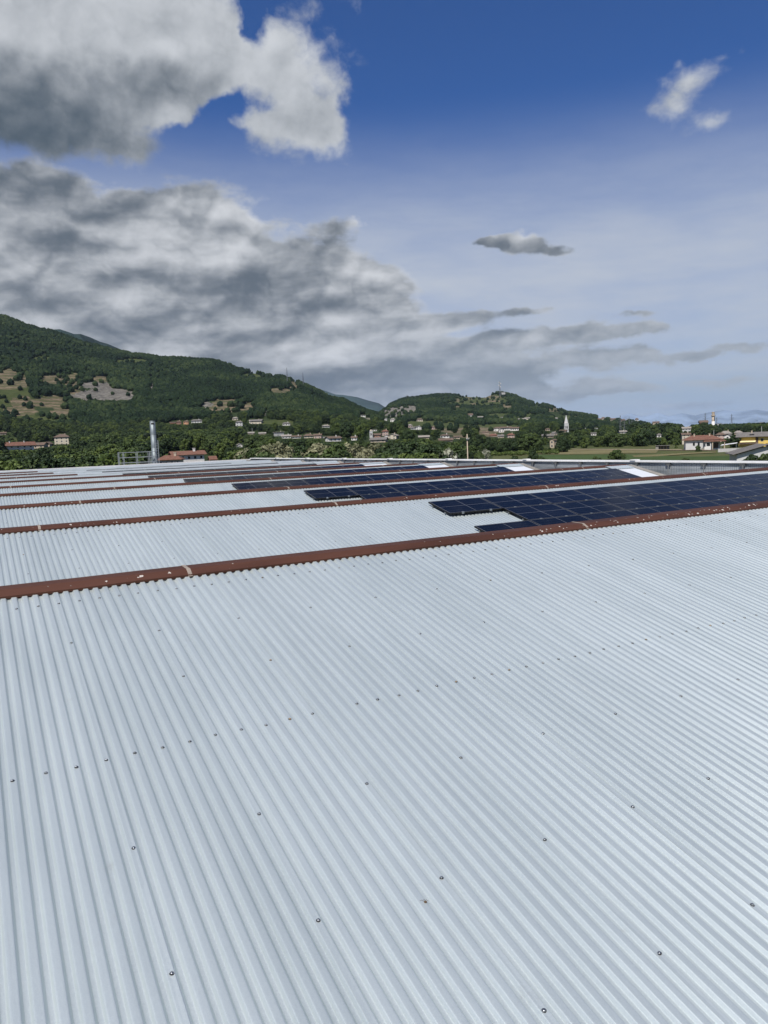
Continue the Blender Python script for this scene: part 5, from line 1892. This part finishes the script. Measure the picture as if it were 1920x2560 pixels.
def pylon(px, py, hpx, dist, label, arms=3, name='electricity_pylon', cat='pylon', group='electricity pylons on the skyline', bw=0.14):
    p = at(px, py, dist)
    s = dist / F_PX
    h = hpx * s
    t = thing(name, label, cat, p, -math.atan2(p.x, p.y) + random.uniform(-0.4, 0.4), group)
    w0, w1 = h * bw, h * 0.025
    bar = max(0.10, 0.36 * s * 0.9)
    mb = MB()
    N = 7
    lv = [(i / N, w0 + (w1 - w0) * min(1, i / N * 1.35)) for i in range(N + 1)]
    cor = [(-1, -1), (1, -1), (1, 1), (-1, 1)]
    for (a, wa), (b_, wb) in zip(lv[:-1], lv[1:]):
        for i in range(4):
            c0, c1 = cor[i], cor[(i + 1) % 4]
            mb.bar((c0[0] * wa / 2, c0[1] * wa / 2, a * h), (c0[0] * wb / 2, c0[1] * wb / 2, b_ * h), bar * 0.55, 4)
            mb.bar((c0[0] * wa / 2, c0[1] * wa / 2, a * h), (c1[0] * wb / 2, c1[1] * wb / 2, b_ * h), bar * 0.35, 3)
            mb.bar((c1[0] * wa / 2, c1[1] * wa / 2, a * h), (c0[0] * wb / 2, c0[1] * wb / 2, b_ * h), bar * 0.35, 3)
    mb.bar((0, 0, -8), (0, 0, 0.2), w0 * 0.4, 4)
    mb.build('lattice_mast', m_pylon, parent=t)
    for k in range(arms):
        z = h * (0.62 + 0.14 * k)
        L_ = h * (0.17 - 0.03 * abs(k - 0))
        for sg in (-1, 1):
            mb = MB()
            mb.bar((0, 0, z), (sg * L_, 0, z + h * 0.01), bar * 0.6, 4, bar * 0.3)
            mb.bar((0, 0, z + h * 0.05), (sg * L_, 0, z + h * 0.01), bar * 0.45, 4, bar * 0.3)
            mb.build('cross_arm', m_pylon, parent=t)
    return t


pylon(1763, 1066, 30, 1500, 'lattice electricity pylon just left of the water tower')
pylon(1791, 1066, 20, 1700, 'smaller lattice pylon just right of the water tower')
pylon(1829, 1068, 29, 1350, 'lattice electricity pylon standing alone right of the water tower')
pylon(1551, 1082, 41, 1250, 'tall thin pylon before the ridge houses, left of a pair', 2)
pylon(1561, 1080, 28, 1250, 'shorter thin pylon before the ridge houses', 2)
pylon(1580, 1076, 26, 1300, 'thin pylon before the right end of the ridge houses', 2)
pylon(1573, 1053, 11, 1500, 'small mast on the ridge above the white house', 1)
pylon(718, 944, 24, 1700, 'thin lattice mast on the left hill crest, left one', 0, 'lattice_mast', 'mast', 'masts on the left hill', 0.09)
pylon(758, 956, 24, 1700, 'thin lattice mast on the left hill crest, right one', 0, 'lattice_mast', 'mast', 'masts on the left hill', 0.09)
# antenna tower with dishes and hut on the second hill
t = pylon(1250, 985, 31, 2650, 'antenna tower with dishes on top of the second hill', 0, 'antenna_tower', 'antenna tower', None, 0.13)
s = 2650 / F_PX
for (z, x, r_) in ((25, 2.0, 1.6), (21, -2.0, 1.7), (28, -1.4, 1.3), (17, 1.8, 1.5)):
    mb = MB()
    mb.lathe([(r_ * s, 0), (r_ * s * 0.9, 0.5 * s), (0.2 * s, 0.7 * s)], 12)
    o = mb.build('dish', WALL['pale_grey'], parent=t); o.location = (x * s, -0.5 * s, z * s); o.rotation_euler = (R(90), 0, 0)
p = at(1259, 983, 2640)
t = thing('relay_hut', 'low dark relay hut beside the antenna tower', 'hut', p, -math.atan2(p.x, p.y))
mb = MB(); mb.box(-5 * s, 4 * s, 0, 5 * s, -3 * s, 2.2 * s); mb.build('wall', WALL['grey'], parent=t)
mb = MB(); mb.box(-6.5 * s, 5 * s, -0.6 * s, 5.4 * s, 2.2 * s, 3.4 * s); mb.build('roof', ROOF['grey'], parent=t)
# castle ruin and cypresses on the second hill
p = at(1032, 997, 2620); s = 2620 / F_PX
t = thing('hilltop_castle', 'pale old castle walls on the left shoulder of the second hill', 'castle', p, -math.atan2(p.x, p.y))
mb = MB(); mb.box(-5 * s, 11 * s, 0, 8 * s, -8 * s, 5 * s); mb.build('wall', WALL['tan'], parent=t)
mb = MB(); mb.box(-9 * s, -4.9 * s, -1 * s, 5 * s, -8 * s, 3 * s); mb.build('tower', WALL['tan'], parent=t)
for k, (x, h_) in enumerate([(1018, 12), (1021, 9), (1026, 8), (1030, 11), (1034, 8), (1038, 9), (1043, 12), (1046, 10)]):
    d_ = 2590
    p = at(x, 1000, d_)
    tree('cypress', p - Vector((0, 0, 4)), h_ * d_ / F_PX + 4, 'dark cypress by the old hilltop castle, %s from the left of eight' % ['first', 'second', 'third', 'fourth', 'fifth', 'sixth', 'seventh', 'eighth'][k], 'cypresses by the castle', 1.6)

# ---------------------------------------------------------------- flue, railing platform, utility poles
DF = 96.0
p = at(389, 1175, DF)
base = Vector((p.x, p.y, 0))
top = at(383.5, 1052, DF)
s = DF / F_PX * 1.02
t = thing('metal_flue', 'tall shiny steel flue pipe rising behind the far roof edge', 'flue', base)
m_flue, b = new_mat('stainless_flue', (0.20, 0.23, 0.24), 0.55, 0.55)
L(tex_noise(scaled(obj_co(), 4, 4, 0.6), 1.5, 4).step(0.3, 0.7, 0.48, 0.62), b.inputs['Roughness'])
zt = top.z; r_ = 6.3 * s
n_seg = 6
z0 = 4.0
lean = (top - Vector((base.x, base.y, zt))) * 0.0
for k in range(n_seg):
    za, zb = z0 + (zt - z0) * k / n_seg, z0 + (zt - z0) * (k + 1) / n_seg
    mb = MB(); mb.lathe([(r_, za), (r_, zb - 0.10)], 24); mb.build('pipe_length', m_flue, parent=t, smooth=True)
    mb = MB(); mb.lathe([(r_, zb - 0.10), (r_ * 1.03, zb - 0.09), (r_ * 1.03, zb - 0.06), (r_, zb - 0.05), (r_ * 1.03, zb - 0.04), (r_ * 1.03, zb - 0.01), (r_, zb)], 24); mb.build('clamp_ring', m_flue, parent=t, smooth=True)
mb = MB(); mb.lathe([(r_ * 0.97, zt - 0.02), (r_ * 0.97, zt + 0.002), (0.02, zt - 0.01)], 24); mb.build('pipe_mouth', m_dark, parent=t)
mb = MB(); mb.box(-0.16, 0.16, -r_ - 0.02, -r_ + 0.1, zt - 0.42, zt - 0.26); o = mb.build('inspection_hatch', m_dark, parent=t); o.rotation_euler = (0, 0, -math.atan2(base.x, base.y))
mb = MB(); mb.box(-r_, r_, -r_, r_, 0, z0); mb.build('plinth', m_conc, parent=t)

p = at(345, 1163, DF - 1.0)
rzv = -math.atan2(p.x, p.y)
t = thing('railing_platform', 'galvanised railed platform left of the steel flue', 'platform', p, rzv + R(4))
w = 80 * s
mb = MB(); mb.box(-w / 2 - 0.1, w / 2 + 0.1, -0.1, 2.4, -0.16, 0.0); mb.build('deck', m_galv, parent=t)
for x in (-w / 2, -w / 2 + 0.55, 0.0, w * 0.34, w / 2 - 0.5, w / 2):
    for y in (0.0, 2.2):
        mb = MB(); mb.box(x - 0.035, x + 0.035, y - 0.03, y + 0.03, 0.0, 1.55); mb.build('post', m_galv, parent=t)
for y in (-0.035, 2.165):
    for z in (0.30, 0.92, 1.52):
        mb = MB(); mb.box(-w / 2, w / 2, y - 0.03, y, z, z + 0.065); mb.build('rail', m_galv, parent=t)
for x in (-w / 2, w / 2):
    for z in (0.92, 1.52):
        mb = MB(); mb.box(x - 0.03, x + 0.03, 0.02, 2.1, z + 0.066, z + 0.12); mb.build('rail', m_galv, parent=t)
for x, y in ((-w / 2, 0), (w / 2, 0), (w / 2, 2.2), (-w / 2, 2.2)):
    mb = MB(); mb.box(x - 0.06, x + 0.06, y - 0.06, y + 0.06, -p.z, -0.161); mb.build('support_leg', m_galv, parent=t)
mb = MB()
for x in (w / 2 + 0.10, w / 2 + 0.42):
    mb.box(x - 0.04, x + 0.04, 0.3, 0.36, -1.0, 2.9)
for k in range(9):
    mb.box(w / 2 + 0.14, w / 2 + 0.38, 0.31, 0.35, 0.1 + k * 0.3, 0.14 + k * 0.3)
mb.build('ladder', m_galv, parent=t)

p = at(1169.5, 1150, 118); z1 = at(1167.2, 1085, 118).z
t = thing('utility_pole', 'slim grey concrete utility pole behind the parapet in the middle', 'utility pole', (p.x, p.y, 0))
mb = MB(); mb.bar((0, 0, 0), (0, 0, z1), 0.12, 10, 0.075); mb.build('shaft', WALL['tan'], parent=t, smooth=True)
mb = MB(); mb.box(-0.22, 0.22, -0.2, -0.12, z1 - 0.85, z1 - 0.74); mb.build('bracket', m_galv, parent=t)
for x in (-0.2, 0.2):
    mb = MB(); mb.lathe([(0.05, 0), (0.07, 0.06), (0.04, 0.16)], 8, x, -0.16, z1 - 0.74); mb.build('insulator', WALL['white'], parent=t)
for (x, y0, y1, d_, lab) in ((631, 1086, 1071, 620, 'thin pale pole on the slope beside flat roofed houses'), (1784.5, 1094, 1075, 520, 'grey lamp post behind the red roofed house'),
                             (1904, 1085, 1066, 460, 'thin mast behind the yellow house roof')):
    a, b_ = at(x, y0, d_), at(x, y1, d_)
    t = thing('pole', lab, 'pole', (a.x, a.y, a.z - 4))
    mb = MB(); mb.bar((0, 0, 0), (0, 0, b_.z - a.z + 4), 0.14, 6, 0.10); mb.build('shaft', WALL['pale_grey'], parent=t)
    mb = MB(); mb.box(-0.25, 0.25, -0.1, 0.1, b_.z - a.z + 4.002, b_.z - a.z + 4.2); mb.build('cap', m_galv, parent=t)

# dead insect lying on the roof
d = ray(1064, 2257)
k = (Z0 - CAM_H) / (d.z - SL * d.y)
p = Vector((d.x * k, d.y * k, CAM_H + d.z * k))
m_bug = plain('dry_insect', (0.10, 0.065, 0.035), 0.7, 0, 0.3, 60)
t = thing('dead_insect', 'small dry brown insect with spread legs lying on the near metal sheet', 'insect', p + Vector((0, 0, 0.006)), 0.4)
mb = MB(); mb.lathe([(0.002, -0.011), (0.008, -0.006), (0.009, 0.0), (0.006, 0.006), (0.001, 0.010)], 8); o = mb.build('body', m_bug, parent=t, smooth=True); o.rotation_euler = (R(80), 0, 0.3)
for k, (a, l) in enumerate([(0.3, .022), (1.2, .026), (2.0, .042), (3.4, .02), (4.3, .02), (5.4, .024)]):
    mb = MB(); e1 = Vector((math.cos(a) * l * .6, math.sin(a) * l * .6, 0.010)); mb.bar((0, 0, 0.001), e1, 0.0010, 4); mb.bar(e1, e1 * 1.5 - Vector((0, 0, 0.012)), 0.0008, 4); mb.build('leg', m_bug, parent=t)

plant_belts()
plant_forest()
